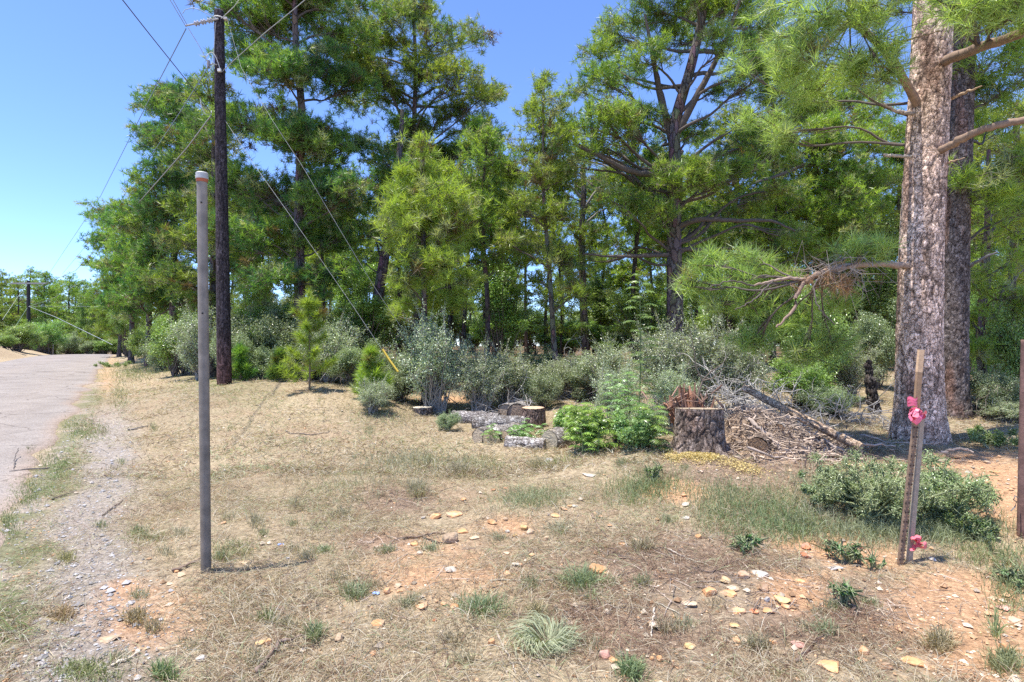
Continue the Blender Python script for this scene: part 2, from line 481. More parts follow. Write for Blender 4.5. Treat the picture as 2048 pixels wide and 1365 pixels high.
k1 = ramp(nt, n1.outputs[0], [(0.3, (0.55, 0.52, 0.5)), (0.7, (1.45, 1.45, 1.45))])
k2 = ramp(nt, n2.outputs[0], [(0.3, (0.6, 0.6, 0.6)), (0.7, (1.35, 1.35, 1.35))])
k3 = ramp(nt, vo.outputs['Color'], [(0.1, (0.8, 0.8, 0.8)), (0.9, (1.2, 1.2, 1.2))])
c = mixc(nt, 1.0, mixc(nt, 1.0, mixc(nt, 1.0, a.outputs['Color'], k1, 'MULTIPLY'), k2, 'MULTIPLY'), k3, 'MULTIPLY')
p = N_(nt, 'ShaderNodeBsdfPrincipled'); p.inputs['Roughness'].default_value = 0.95; p.inputs['Specular IOR Level'].default_value = 0.1
L_(nt, c, p.inputs['Base Color'])
ad = N_(nt, 'ShaderNodeMath', operation='ADD'); L_(nt, n1.outputs[0], ad.inputs[0]); L_(nt, n2.outputs[0], ad.inputs[1])
b = N_(nt, 'ShaderNodeBump', i_Strength=0.8, i_Distance=0.02); L_(nt, ad.outputs[0], b.inputs['Height']); L_(nt, b.outputs[0], p.inputs['Normal'])
o = N_(nt, 'ShaderNodeOutputMaterial'); L_(nt, p.outputs[0], o.inputs[0])
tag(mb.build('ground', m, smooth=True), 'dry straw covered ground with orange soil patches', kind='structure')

# road
mb = MB()
ys = np.concatenate([np.linspace(-25, 2, 40), np.linspace(2.1, 20, 360), np.linspace(20.3, 62, 140), np.linspace(63, 130, 40)])
ts = np.linspace(0, 1, 61)
RY, RT = np.meshgrid(ys, ts, indexing='ij')
edge = (fbm(RY * 1.1, RY * 0 + 3.3, octv=4, seed=5) - 0.5) * 0.7
RX = rx(RY) - RW * RT + edge * np.clip(1 - RT * 3, 0, 1)
crown = 0.05 * (1 - (2 * RT - 1) ** 2)
RZ = terr0(RX, RY) + 0.012 + crown
RZ[:, 0] -= 0.06; RZ[:, -1] -= 0.06
n0, n1_ = RX.shape
idx = np.arange(n0 * n1_).reshape(n0, n1_)
q = np.stack([idx[:-1, :-1], idx[1:, :-1], idx[1:, 1:], idx[:-1, 1:]], -1).reshape(-1, 4)
base = np.array([0.285, 0.252, 0.225]); warm = np.array([0.31, 0.262, 0.222])
tt = RT[..., None]
wheel = np.exp(-((tt - 0.22) / 0.09) ** 2) + np.exp(-((tt - 0.62) / 0.1) ** 2)
col = base * (0.96 + 0.12 * fbm(RX * 0.6, RY * 0.2, octv=3, seed=8)[..., None]) 
col = col * (1 - 0.3 * wheel) + warm * 1.05 * 0.3 * wheel
eb = np.clip(1 - tt * 14, 0, 1); col = col * (1 - 0.5 * eb) + np.array([0.36, 0.24, 0.16]) * 0.5 * eb
mb.add(np.stack([RX, RY, RZ], -1), quads=q, col=col.reshape(-1, 3))
m, nt = mat_new('worn_asphalt')
a = N_(nt, 'ShaderNodeAttribute', attribute_name='col')
tc = N_(nt, 'ShaderNodeTexCoord')
n1 = N_(nt, 'ShaderNodeTexNoise', i_Scale=60.0, i_Detail=6.0, i_Roughness=0.8); L_(nt, tc.outputs['Object'], n1.inputs['Vector'])
vo = N_(nt, 'ShaderNodeTexVoronoi', i_Scale=70.0); L_(nt, tc.outputs['Object'], vo.inputs['Vector'])
n3 = N_(nt, 'ShaderNodeTexNoise', i_Scale=1.2, i_Detail=5.0, i_Roughness=0.6); L_(nt, tc.outputs['Object'], n3.inputs['Vector'])
c = mixc(nt, 1.0, a.outputs['Color'], ramp(nt, n1.outputs[0], [(0.3, (0.7, 0.7, 0.7)), (0.7, (1.3, 1.3, 1.3))]), 'MULTIPLY')
c = mixc(nt, 1.0, c, ramp(nt, vo.outputs['Color'], [(0.1, (0.75, 0.75, 0.75)), (0.9, (1.25, 1.25, 1.25))]), 'MULTIPLY')
c = mixc(nt, 1.0, c, ramp(nt, n3.outputs[0], [(0.3, (0.84, 0.82, 0.81)), (0.7, (1.12, 1.12, 1.12))]), 'MULTIPLY')
vc = N_(nt, 'ShaderNodeTexVoronoi', feature='DISTANCE_TO_EDGE', i_Scale=0.55); wv2 = mixc(nt, 0.25, tc.outputs['Object'], n3.outputs['Color'], 'LINEAR_LIGHT'); L_(nt, wv2, vc.inputs['Vector'])
c = mixc(nt, 1.0, c, ramp(nt, vc.outputs['Distance'], [(0.0, (0.55, 0.53, 0.52)), (0.012, (1, 1, 1))]), 'MULTIPLY')
p = N_(nt, 'ShaderNodeBsdfPrincipled'); p.inputs['Roughness'].default_value = 0.85; p.inputs['Specular IOR Level'].default_value = 0.2
L_(nt, c, p.inputs['Base Color'])
b = N_(nt, 'ShaderNodeBump', i_Strength=0.8, i_Distance=0.008); L_(nt, vo.outputs['Distance'], b.inputs['Height']); L_(nt, b.outputs[0], p.inputs['Normal'])
o = N_(nt, 'ShaderNodeOutputMaterial'); L_(nt, p.outputs[0], o.inputs[0])
tag(mb.build('road', m, smooth=True), 'pale worn asphalt road climbing to a crest', kind='structure')

# ------------------------------------------------------------------ foliage builders
def needles_add(mb, pos, dirs, length, width, npt, cols, rng, spread=0.75, droop=0.0):
    """tufts: pos (T,3), dirs (T,3), cols (T,3); npt needles each, one thin face per needle"""
    T = len(pos)
    if T == 0: return
    r = norm(rng.normal(size=(T, npt, 3)))
    d = norm(dirs[:, None, :] * rng.uniform(0.15, 1.0, (T, npt, 1)) + r * spread)
    d[..., 2] -= droop; d = norm(d)
    base = pos[:, None, :] - dirs[:, None, :] * (rng.uniform(0, 0.55, (T, npt, 1)) * length)
    ln = length * rng.uniform(0.7, 1.1, (T, npt, 1))
    if np.ndim(length) > 0: pass
    side = norm(np.cross(d, norm(rng.normal(size=(T, npt, 3)))))
    tip = base + d * ln
    a = base + side * width * 0.5 + d * ln * 0.1; b = base - side * width * 0.5 + d * ln * 0.1
    V = np.stack([a, b, tip], 2).reshape(-1, 3)
    tri = np.arange(len(V)).reshape(-1, 3)
    cc = cols[:, None, :] * rng.uniform(0.8, 1.2, (T, npt, 1))
    cc = np.repeat(cc.reshape(-1, 3), 3, axis=0)
    mb.add(V, tris=tri, col=cc)

G_LIGHT = np.array([0.35, 0.45, 0.085]); G_MID = np.array([0.235, 0.345, 0.065]); G_DARK = np.array([0.085, 0.195, 0.065]); G_GREY = np.array([0.34, 0.37, 0.20]); G_BROWN = np.array([0.17, 0.12, 0.055])
def green(n, rng, tone):
    """tone 0 dark blue-green .. 1 bright yellow-green"""
    t = np.clip(tone + rng.normal(0, 0.22, n), 0, 1)[:, None]
    c = np.where(t < 0.5, G_DARK + (G_MID - G_DARK) * t * 2, G_MID + (G_LIGHT - G_MID) * (t - 0.5) * 2)
    g = (rng.random(n) < 0.13)[:, None]
    c = np.where(g, G_GREY, c)
    g = (rng.random(n) < 0.035)[:, None]
    return np.where(g, G_BROWN, c)

def path_at(path, z):
    """point on trunk path at height z"""
    zs = path[:, 2]
    z = np.clip(z, zs[0], zs[-1])
    return np.array([np.interp(z, zs, path[:, 0]), np.interp(z, zs, path[:, 1]), z])

TW = np.array([0.125, 0.10, 0.085])
def pine(name, path, blobs, label, r0=.1, tone=0.5, nl=0.17, nw=0.007, npt=16, step=0.30, seed=0, barkm=None, group=None, lowest=0.25,
         limb_k=1.0, rtop=None, extra_limbs=(), sides=12, hero_bark=False, tk=(4, 8), dens=1.0, twigs=True, rings=40, cell=0.055, blight=(0.76, 0.555, 0.43), pal=0.0):
    """path: trunk points (n,3) bottom to top; blobs: list of (centre xyz, radius) """
    rng = np.random.default_rng(seed)
    path = np.asarray(path, float)
    base = path[0].copy()
    root = empty(name, base)
    if label: tag(root, label, 'pine tree', group)
    # smooth trunk path
    k = np.linspace(0, 1, len(path)); kk = np.linspace(0, 1, rings)
    sm = np.stack([np.interp(kk, k, path[:, i]) for i in range(3)], 1)
    for _ in range(3): sm[1:-1] = (sm[:-2] + sm[1:-1] * 2 + sm[2:]) / 4
    h = (sm[:, 2] - sm[0, 2]) / max(sm[-1, 2] - sm[0, 2], .1)
    if rtop is None: rtop = 0.03
    rad = max(r0 - rtop, .02) * (1 - h) ** 0.8 + rtop
    rad *= 1 + 0.35 * np.exp(-h * (sm[-1, 2] - sm[0, 2]) / 0.25)
    sm[0, 2] -= 0.25
    wood = MB()
    if hero_bark: bark_tube(wood, sm, rad, cell, rng, light=blight, warp=1.8)
    else: tubes(wood, sm[None], rad[None], sides)
    kids = [wood.build('trunk', M_hero if hero_bark else (barkm or M_bark), root, smooth=True)]
    lm = MB(); nd = MB()
    allp = []; alld = []; allc = []
    limbs = []
    for bb in blobs:
        c, R = bb[0], bb[1] * 1.13
        c = np.asarray(c, float)
        ax = path_at(sm, c[2]); hd = np.hypot(*(c[:2] - ax[:2]))
        za = c[2] - 0.45 * hd - 0.15 * R
        zmin = base[2] + (sm[-1, 2] - base[2]) * lowest
        if za < zmin: za = min(max(c[2] - 0.1, base[2] + 0.3), zmin)
        a0 = path_at(sm, za) if len(bb) < 3 else np.asarray(bb[2])
        if len(bb) > 2: hd = np.hypot(*(c[:2] - a0[:2]))
        t = np.linspace(0, 1, 7)[:, None]
        Lp = a0 + (c - a0) * t
        Lp[:, 2] += (np.sin(t[:, 0] * PI) * rng.uniform(-0.08, 0.14)) * max(hd, .3)
        Lp[1:-1] += rng.normal(0, 0.055 * max(hd, 0.2), (5, 3))
        t7 = t[:, 0]; t = np.linspace(0, 1, 13)[:, None]; Lp = np.stack([np.interp(t[:, 0], t7, Lp[:, i]) for i in range(3)], 1)
        for _ in range(3): Lp[1:-1] = (Lp[:-2] + Lp[1:-1] * 2 + Lp[2:]) / 4
        lr = limb_k * (0.010 + 0.020 * R + 0.006 * hd)
        tubes(lm, Lp[None], (lr * (1 - 0.72 * t[:, 0]))[None], 6, col=TW)
        # clusters
        n = max(9, int(dens * 4.19 * R ** 3 * 0.72 / step ** 3)); n = min(n, 420)
        dd = norm(rng.normal(size=(n, 3))); rr = rng.random(n) ** 0.42
        keep = ~((dd[:, 2] < -0.25) & (rng.random(n) < 0.65)); dd = dd[keep]; rr = rr[keep]; n = len(dd)
        cp = c + dd * (rr * R)[:, None] * np.array([1.08, 1.08, 0.78])
        # branchlets
        if twigs:
            ti = rng.uniform(0.45, 1.0, n); a1 = np.stack([np.interp(ti, t[:, 0], Lp[:, i]) for i in range(3)], 1)
            tt = np.array([0, .35, .7, 1.0])[None, :, None]
            Bp = a1[:, None] + (cp - a1)[:, None] * tt
            Bp[:, 1:3] += rng.normal(0, 0.06 * R, (n, 2, 3)); Bp[:, 1:3, 2] -= 0.05 * R
            br = np.array([1, .8, .6, .3])[None] * (0.006 + 0.006 * R) * rng.uniform(.7, 1.3, (n, 1))
            tubes(lm, Bp, br, 3, col=TW * rng.uniform(.7, 1.6, (n, 1)))
        kt = rng.integers(tk[0], tk[1] + 1, n)
        ci = np.repeat(np.arange(n), kt)
        tpz = cp[ci] + rng.normal(0, 0.42 * step, (len(ci), 3)) * np.array([1, 1, .7])
        td = norm((tpz - c) / R * 0.55 + np.array([0, 0, 0.75]) + rng.normal(0, .45, (len(ci), 3)))
        blob_tone = tone + rng.normal(0, 0.10)
        ct = green(n, rng, blob_tone)[ci]; ct = ct * (1 - pal) + np.array([.40, .44, .24]) * pal
        allp.append(tpz); alld.append(td); allc.append(ct)
        if twigs:
            tt = np.array([0, 1.0])[None, :, None]
            Tp = cp[ci][:, None] + (tpz - cp[ci])[:, None] * tt
            tubes(lm, Tp, np.full((len(ci), 2), 0.004 + 0.0015 * (step / .3)), 3, col=np.array([0.14, 0.115, 0.07]))
    for (pts, r_a, r_b, colr) in extra_limbs:
        pts = np.asarray(pts, float); kk2 = np.linspace(0, 1, len(pts)); k3 = np.linspace(0, 1, 22)
        sp = np.stack([np.interp(k3, kk2, pts[:, i]) for i in range(3)], 1)
        for _ in range(2): sp[1:-1] = (sp[:-2] + sp[1:-1] * 2 + sp[2:]) / 4
        sp[1:-1] += rng.normal(0, 0.006, (20, 3))
        tubes(lm, sp[None], np.linspace(r_a, r_b, 22)[None] * (1 + rng.normal(0, .05, (1, 22))), 9, col=colr)
    if lm.n:
        kids.append(lm.build('limbs', M_twig, root, smooth=True))
    if allp:
        needles_add(nd, np.concatenate(allp), np.concatenate(alld), nl, nw, npt, np.concatenate(allc), rng)
        kids.append(nd.build('crown', M_needle, root))
    for ch in kids:                      # geometry was made in world space: shift back under the root
        ch.location = (-base[0], -base[1], -base[2])
    return root, kids

def worley(s, t, seed, wrap):
    """2-D cellular noise; s wraps every `wrap` cells. returns F1, F2, cell random"""
    si = np.floor(s); ti = np.floor(t)
    best = np.full(s.shape, 9.0); sec = np.full(s.shape, 9.0); cid = np.zeros(s.shape)
    for a in (-1, 0, 1):
        for b in (-1, 0, 1):
            cx = si + a; cyy = ti + b; cw = np.mod(cx, wrap)
            px = cx + _hash(cw, cyy, cw * 0, seed); py = cyy + _hash(cw, cyy, cw * 0, seed + 7)
            d = np.hypot(s - px, t - py)
            rnd = _hash(cw, cyy, cw * 0, seed + 13)
            up = d < best
            sec = np.where(up, best, np.minimum(sec, d)); cid = np.where(up, rnd, cid); best = np.where(up, d, best)
    return best, sec, cid

def bark_tube(mb, path, rad, cell, rng, light=(0.42, 0.34, 0.30), dark=(0.06, 0.038, 0.03), rust=(0.30, 0.17, 0.12), depth=0.012, stretch=2.0, dense=1.0, flare=None, warp=1.5, fm=.25):
    """trunk with real bark plates"""
    L = np.concatenate([[0], np.cumsum(np.linalg.norm(np.diff(path, axis=0), axis=1))])
    rm = float(rad.mean()); sides = int(np.clip(2 * PI * rm / (cell * 0.16) * dense, 40, 160)); rings = int(np.clip(L[-1] / (cell * 0.3) * dense, 60, 700))
    l = np.linspace(0, L[-1], rings)
    pts = np.stack([np.interp(l, L, path[:, i]) for i in range(3)], 1); rr = np.interp(l, L, rad)
    wrap = max(6, int(2 * PI * rm / cell))
    th = np.arange(sides) / sides
    TT, LL = np.meshgrid(th, l)
    wx = (fbm(np.cos(TT * 2 * PI) * 2.2, np.sin(TT * 2 * PI) * 2.2, LL * 5, 3, 5) - .5)
    wy = (fbm(np.cos(TT * 2 * PI) * 2.2, np.sin(TT * 2 * PI) * 2.2, LL * 5, 3, 55) - .5)
    s = TT * wrap + wx * warp; t = LL / (cell * stretch) + wy * warp
    sd = int(rng.integers(1, 999))
    f1, f2, cid = worley(s, t, sd, wrap)
    e = np.clip((f2 - f1) / 0.2, 0, 1)
    s2 = TT * wrap * 2 + wx * 2; t2 = LL / (cell * stretch * 0.33) + wy * 3
    g1, g2, gid = worley(s2, t2, sd + 31, wrap * 2)
    e2 = np.clip((g2 - g1) / 0.15, 0, 1)
    fine = fbm(np.cos(TT * 2 * PI) * 20 * rm / .3, np.sin(TT * 2 * PI) * 20 * rm / .3, LL * 26, 3, 15)
    hgt = e * (0.65 + 0.35 * cid) + 0.18 * e2 * gid + 0.25 * (fine - .5)
    sw = 1 + depth * (hgt - 0.6)[None] / rr[None, :, None]
    if flare is not None: sw = sw * (1 + flare(TT, LL)[None])
    fur = fbm(np.cos(TT * 2 * PI) * wrap * .11 + wx * .15, np.sin(TT * 2 * PI) * wrap * .11 + wx * .15, LL * 1.7, 3, 71)
    fr = np.clip(np.abs(fur - .5) / .035, 0, 1)
    light = np.array(light); dark = np.array(dark); rust = np.array(rust)
    pc = light * (0.6 + 0.45 * cid[..., None] + 0.4 * gid[..., None]) * (0.75 + .5 * fine[..., None])
    ru = np.clip((fbm(np.cos(TT * 2 * PI) * 1.6, np.sin(TT * 2 * PI) * 1.6, LL * 1.3, 3, 91) - .5) * 5, 0, .7)[..., None]
    pc = pc * (1 - ru) + rust * ru * (.8 + .4 * gid[..., None])
    ee = (fm + (1 - fm) * e ** .8) * (.3 + .7 * fr)
    col = dark + (pc - dark) * ee[..., None]
    col = col * (0.72 + 0.28 * e2[..., None])
    tubes(mb, pts[None], rr[None], sides, col=col.reshape(-1, 3), swell=sw)

def leaf_quads(mb, pos, nrm, size, cols, rng, ratio=0.5):
    n = len(pos)
    a = norm(np.cross(nrm, norm(rng.normal(size=(n, 3))))); b = np.cross(nrm, a)
    s = (size * rng.uniform(0.6, 1.25, n))[:, None]
    V = np.stack([pos - a * s * .5, pos + b * s * ratio * .5 + nrm * s * .06, pos + a * s * .5, pos - b * s * ratio * .5 + nrm * s * .06], 1).reshape(-1, 3)
    mb.add(V, quads=np.arange(4 * n).reshape(-1, 4), col=np.repeat(cols, 4, axis=0))

def bush_mesh(name, R, H, nleaf, leaf, colr, seed, stems=9, label=None, cat='shrub', lumps=64, hollow=0.5, low=0.15, stemc=(0.16, 0.13, 0.11), group=None, matl=None, var=.25, light=(0.30, 0.36, 0.20), shoot=.9):
    """shrub at the origin: lumpy crown of single leaves, stems"""
    rng = np.random.default_rng(seed)
    root = empty(name, (0, 0, 0)); tag(root, label, cat, group)
    c = norm(rng.normal(size=(lumps, 3))) * (rng.random(lumps) ** .45)[:, None]
    c = c * np.array([R * .78, R * .78, H * .40]) + np.array([0, 0, H * (.5 + low * .5)])
    c *= (1 + rng.normal(0, .13, (lumps, 1)))
    lr = rng.uniform(.10, .34, lumps) * min(R, H * .8)
    n = int(nleaf); pick = rng.choice(lumps, n, p=lr ** 2 / (lr ** 2).sum())
    dd = norm(rng.normal(size=(n, 3))); rr = rng.random(n) ** hollow
    pos = c[pick] + dd * (lr[pick] * rr)[:, None]
    keep = pos[:, 2] > 0.04; pos = pos[keep]; dd = dd[keep]; pick = pick[keep]; n = len(pos)
    nr = norm(dd * .5 + np.array([0, 0, .8]) + rng.normal(0, .6, (n, 3)))
    colr = np.asarray(colr, float); light = np.asarray(light, float)
    lt = (rng.random(lumps) * .5)[pick][:, None] * .5 + (rng.random((n, 1)) < var) * .5
    cols = (colr * (1 - lt) + light * lt) * rng.uniform(.7, 1.3, (n, 1))
    ns_ = int(70 if n > 1000 else 6); si = rng.integers(0, lumps, ns_); sd = norm((c[si] - np.array([0, 0, H * .3])) / np.array([R, R, H]) + rng.normal(0, .25, (ns_, 3)) + [0, 0, .35])
    sL = rng.uniform(.25, .6, ns_) * min(R, H) * (shoot if n > 1000 else .4); tl = np.linspace(.2, 1, 26)[None, :, None]
    sp_ = (c[si][:, None] + sd[:, None] * tl * sL[:, None, None] + rng.normal(0, leaf * .7, (ns_, 26, 3))).reshape(-1, 3); sp_[:, 2] = np.maximum(sp_[:, 2], .03)
    if n > 1000:
        pos = np.concatenate([pos, sp_]); nr = np.concatenate([nr, norm(rng.normal(0, .7, (len(sp_), 3)) + [0, 0, .6])]); cols = np.concatenate([cols, (colr * .5 + light * .5) * rng.uniform(.7, 1.3, (len(sp_), 1))]); 
    lf = MB(); leaf_quads(lf, pos, nr, leaf, cols, rng)
    k1 = lf.build('leaves', matl or M_leaf, root)
    st = MB()
    ns = min(stems, lumps)
    b0 = rng.normal(0, R * .10, (lumps, 3)); b0[:, 2] = -0.05
    b0[ns:] = b0[rng.integers(0, ns, lumps - ns)] if lumps > ns else b0[ns:]
    t = np.linspace(0, 1, 6)[None, :, None]
    pp = b0[:, None] + (c - b0)[:, None] * t ** np.array([1.4, 1.4, 1.0])
    pp[:, 1:-1] += rng.normal(0, .03 * R, (lumps, 4, 3))
    tubes(st, pp, np.linspace(1, .35, 6)[None] * (.008 + .008 * R) * rng.uniform(.6, 1.3, (lumps, 1)), 5, col=stemc)
    m = min(n, lumps * 14); ii = rng.choice(n, m, replace=False)
    a = c[pick[ii]]; bq = pos[ii]
    tubes(st, np.stack([a, (a + bq) / 2 + rng.normal(0, .03, (m, 3)), bq], 1), np.array([[.005, .004, .002]]).repeat(m, 0), 3, col=stemc)
    tubes(st, np.stack([c[si], c[si] + sd * sL[:, None] * .5, c[si] + sd * sL[:, None]], 1), np.array([[.005, .004, .002]]).repeat(ns_, 0), 3, col=stemc)
    k2 = st.build('stems', M_twig, root, smooth=True)
    return root, [k1, k2]

def twig_shrub(name, loc, R, H, n, seed, label, colr=(0.42, 0.39, 0.36), cat='dead shrub', dirs=None):
    """leafless tangle of branching twigs"""
    rng = np.random.default_rng(seed)
    mb = MB(); base = np.asarray(loc, float)
    P0 = rng.normal(0, R * .18, (n, 3)); P0[:, 2] = 0
    D = norm(rng.normal(size=(n, 3)) * np.array([1, .9, .5]) + np.array([0, 0, .55]))
    Ln = rng.uniform(.5, 1.1, n)
    lv = 0; r = 0.010
    for lev in range(4):
        m = len(P0); M = 6
        pts = np.empty((m, M, 3)); pts[:, 0] = P0; d = D.copy()
        for k in range(1, M):
            d = norm(d + rng.normal(0, .28, (m, 3)) - np.array([0, 0, .06]))
            pts[:, k] = pts[:, k - 1] + d * (Ln / (M - 1))[:, None] * max(R, H) * (.85 if lev == 0 else 1)
        tubes(mb, pts * np.array([1, 1, 1.0]), np.linspace(r, r * .55, M)[None].repeat(m, 0), 4 if lev == 0 else 3, col=np.array(colr) * rng.uniform(.6, 1.25, (m, 1)))
        kk = rng.integers(1, M, (m, 3))
        P0 = pts[np.arange(m)[:, None], kk].reshape(-1, 3)
        D = norm(np.repeat(d, 3, axis=0) + rng.normal(0, .9, (m * 3, 3)))
        Ln = np.repeat(Ln, 3) * rng.uniform(.4, .7, m * 3); r *= .6
        if lev >= 2: break
    o = mb.build(name, M_twig, smooth=False)
    co = o.location; o.location = base
    tag(o, label, cat)
    return o
# ------------------------------------------------------------------ hero pines (placed where they stand)
def trunk_px(pts, Y, dz=0.0, g=None):
    """trunk path from (u, v[, dY]) bottom to top; the foot is set on the ground"""
    out = [P(p[0], p[1], Y + (p[2] if len(p) > 2 else 0)) for p in pts]
    f = out[0]; gz = tz(f[0], f[1])
    if f[2] > gz: out.insert(0, np.array([f[0], f[1], gz]))
    else: f[2] = gz
    out = [out[0]] + [p for p in out[1:] if p[2] > out[0][2] + .2]
    return np.array(out)
def blobs_px(lst, Y, rng, spread=1.0, back=0.0):
    out = []
    for b in lst:
        u, v, r = b[:3]
        dy = b[3] if len(b) > 3 else rng.uniform(-1, 1) * spread
        Yb = Y + dy
        out.append((P(u, v, Yb), r / F * Y))
        if back and rng.random() < back:
            Y2 = Y + abs(dy) + rng.uniform(.6, 1.6) * spread
            out.append((P(u + rng.uniform(-30, 30), v + rng.uniform(-30, 30), Y2), r / F * Y * .9))
    return out
R0 = np.random.default_rng(7)

pine('pine_tree', trunk_px([(598, 735), (600, 600), (597, 400), (606, 230), (590, 90), (590, -60), (585, -190)], 15), blobs_px(
    [(520, 50, 58), (600, 20, 70), (690, 70, 55), (650, -60, 60), (560, -70, 60), (740, 20, 40), (470, 120, 45), (560, 150, 60), (640, 140, 60),
     (700, 180, 50), (480, 250, 50), (560, 270, 55), (640, 290, 60), (715, 290, 38), (470, 360, 50), (540, 390, 55), (650, 400, 60), (720, 370, 40),
     (490, 470, 50), (590, 480, 55), (670, 480, 45), (530, 560, 48), (640, 560, 40), (700, 540, 30), (600, -150, 50), (450, 20, 40),(460,-40,50)], 15, R0, 1.3, .3), label=
    'tall dark pine with a broad full crown right behind the utility pole', r0=.17, tone=.30, nl=.19, nw=0.0174, npt=18, step=.29, seed=11)

pine('pine_tree', trunk_px([(836, 730), (832, 500), (826, 320), (832, 130), (826, 10), (828, -60)], 18), blobs_px(
    [(820, 30, 42), (880, 80, 40), (945, 80, 34), (770, 80, 45), (735, 150, 50), (850, 145, 48), (915, 165, 45), (970, 195, 32), (790, 195, 40),
     (890, 235, 42), (960, 255, 36), (730, 60, 36), (870, 315, 40), (945, 310, 38), (750, 300, 34), (820, 260, 36), (700, 110, 36), (900, 380, 45), (970, 380, 35), (770, 380, 40),
     (990, 190, 20), (815, -30, 35), (720, 210, 34), (930, 440, 40), (900, 480, 36), (960, 480, 36), (1000, 440, 34), (980, 540, 34), (860, 440, 34), (780,20,30)], 18, R0, 1.5, .35), label=
    'open crowned pine with forking grey limbs against the sky left of the sky gap', r0=.13, tone=.5, dens=1.3, nl=.2, nw=0.0188, npt=15, step=.32, seed=12,
    extra_limbs=[([P(828, 290, 18), P(800, 230, 17.8), P(770, 160, 17.5), P(735, 110, 17.4)], .055, .02, TW),
                 ([P(830, 200, 18), P(880, 170, 18), P(930, 190, 18.2), P(985, 195, 18.4)], .05, .015, TW)])

pine('pine_tree', trunk_px([(850, 760), (848, 560), (846, 400), (846, 262)], 11.5), blobs_px(
    [(845, 300, 26), (835, 345, 34), (870, 350, 36), (805, 395, 38), (890, 395, 40), (848, 400, 40), (848, 450, 44), (800, 460, 36), (900, 460, 36), (820, 520, 34),
     (888, 525, 42), (800, 565, 28), (862, 590, 38), (912, 610, 30), (822, 610, 26), (930, 560, 24), (780, 420, 24), (930, 430, 20)], 11.5, R0, .6, .3), label=
    'bushy young pine with bright yellow green needles in front of the darker wood', r0=.07, dens=1.3, tone=1.0, nl=.2, nw=0.0145, npt=20, step=.24, seed=13)

pine('pine_tree', trunk_px([(1118, 792), (1108, 690), (1100, 560), (1087, 400), (1086, 300), (1088, 175)], 13), blobs_px(
    [(1088, 162, 13), (1088, 185, 26), (1065, 225, 28), (1112, 225, 28), (1085, 262, 36), (1045, 300, 32), (1120, 290, 34), (1010, 345, 34), (1075, 350, 42), (1140, 350, 36),
     (990, 400, 32), (1040, 420, 38), (1105, 430, 38), (1060, 500, 34), (1125, 520, 36), (1150, 590, 30), (1070, 560, 28), (1010, 480, 30), (1095, 600, 22)], 13, R0, .9, .35), label=
    'slender leaning pine with a narrow pointed top rising alone into the sky gap', r0=.075, rtop=.012, dens=1.4, tone=.7, nl=.19, nw=0.0159, npt=15, step=.27, seed=14)

c5 = [(1130, 330, 34), (1090, 300, 24), (1220, 400, 30), (1250, 370, 34), (1380, 440, 34), (1310, 30, 52), (1235, 70, 50), (1190, 110, 36), (1390, 20, 60), (1470, 10, 50), (1215, 160, 45), (1165, 185, 32), (1290, 120, 46), (1360, 90, 45), (1450, 95, 46),
      (1505, 60, 50), (1525, 150, 48), (1450, 180, 36), (1395, 265, 36), (1235, 240, 46), (1175, 255, 50), (1120, 255, 40), (1300, 240, 32), (1345, 360, 40), (1410, 350, 45),
      (1460, 345, 45), (1280, 400, 44), (1320, 430, 34), (1490, 290, 46), (1545, 310, 48), (1250, 320, 36), (1160, 310, 36), (1200, 300, 36), (1400, -60, 60), (1300, -60, 55), (1500, -70, 60),
      (1440, 440, 36), (1520, 400, 44), (1580, 380, 38), (1560, 210, 40), (1590, 100, 40), (1180, 520, 26), (1230, 500, 24), (1590, 470, 34)]
pine('pine_tree', trunk_px([(1350, 760), (1350, 600), (1347, 460), (1352, 350), (1346, 250), (1378, 150), (1400, 60), (1420, -60), (1430, -160)], 14), blobs_px(c5, 14, R0, 1.6, .3), label=
    'big spreading pine with a forked crown and long level limbs behind the bark covered stump', r0=.225, rtop=.05, tone=.5, nl=.2, nw=0.0159, npt=16, step=.29, seed=15, limb_k=1.25,
    extra_limbs=[([P(1352, 345, 14), P(1310, 352, 13.6), P(1250, 340, 13.2), P(1195, 310, 13), P(1150, 290, 13)], .10, .03, TW),
                 ([P(1350, 300, 14), P(1320, 190, 14.2), P(1305, 110, 14), P(1290, 30, 14)], .11, .03, TW),
                 ([P(1352, 270, 14), P(1400, 180, 13.8), P(1450, 90, 13.6), P(1480, 0, 13.5)], .10, .03, TW),
                 ([P(1350, 455, 14), P(1400, 438, 13.6), P(1470, 442, 13.2), P(1540, 440, 13), P(1590, 462, 12.8)], .075, .02, TW),
                 ([P(1345, 510, 14), P(1290, 512, 13.8), P(1220, 514, 13.6), P(1165, 508, 13.4)], .06, .02, TW),
                 ([P(1350, 500, 14), P(1400, 500, 14.2), P(1450, 496, 14.6), P(1530, 500, 15)], .06, .02, TW),
                 ([P(1350, 420, 14), P(1385, 395, 14.2), P(1420, 350, 14.6)], .06, .02, TW)])

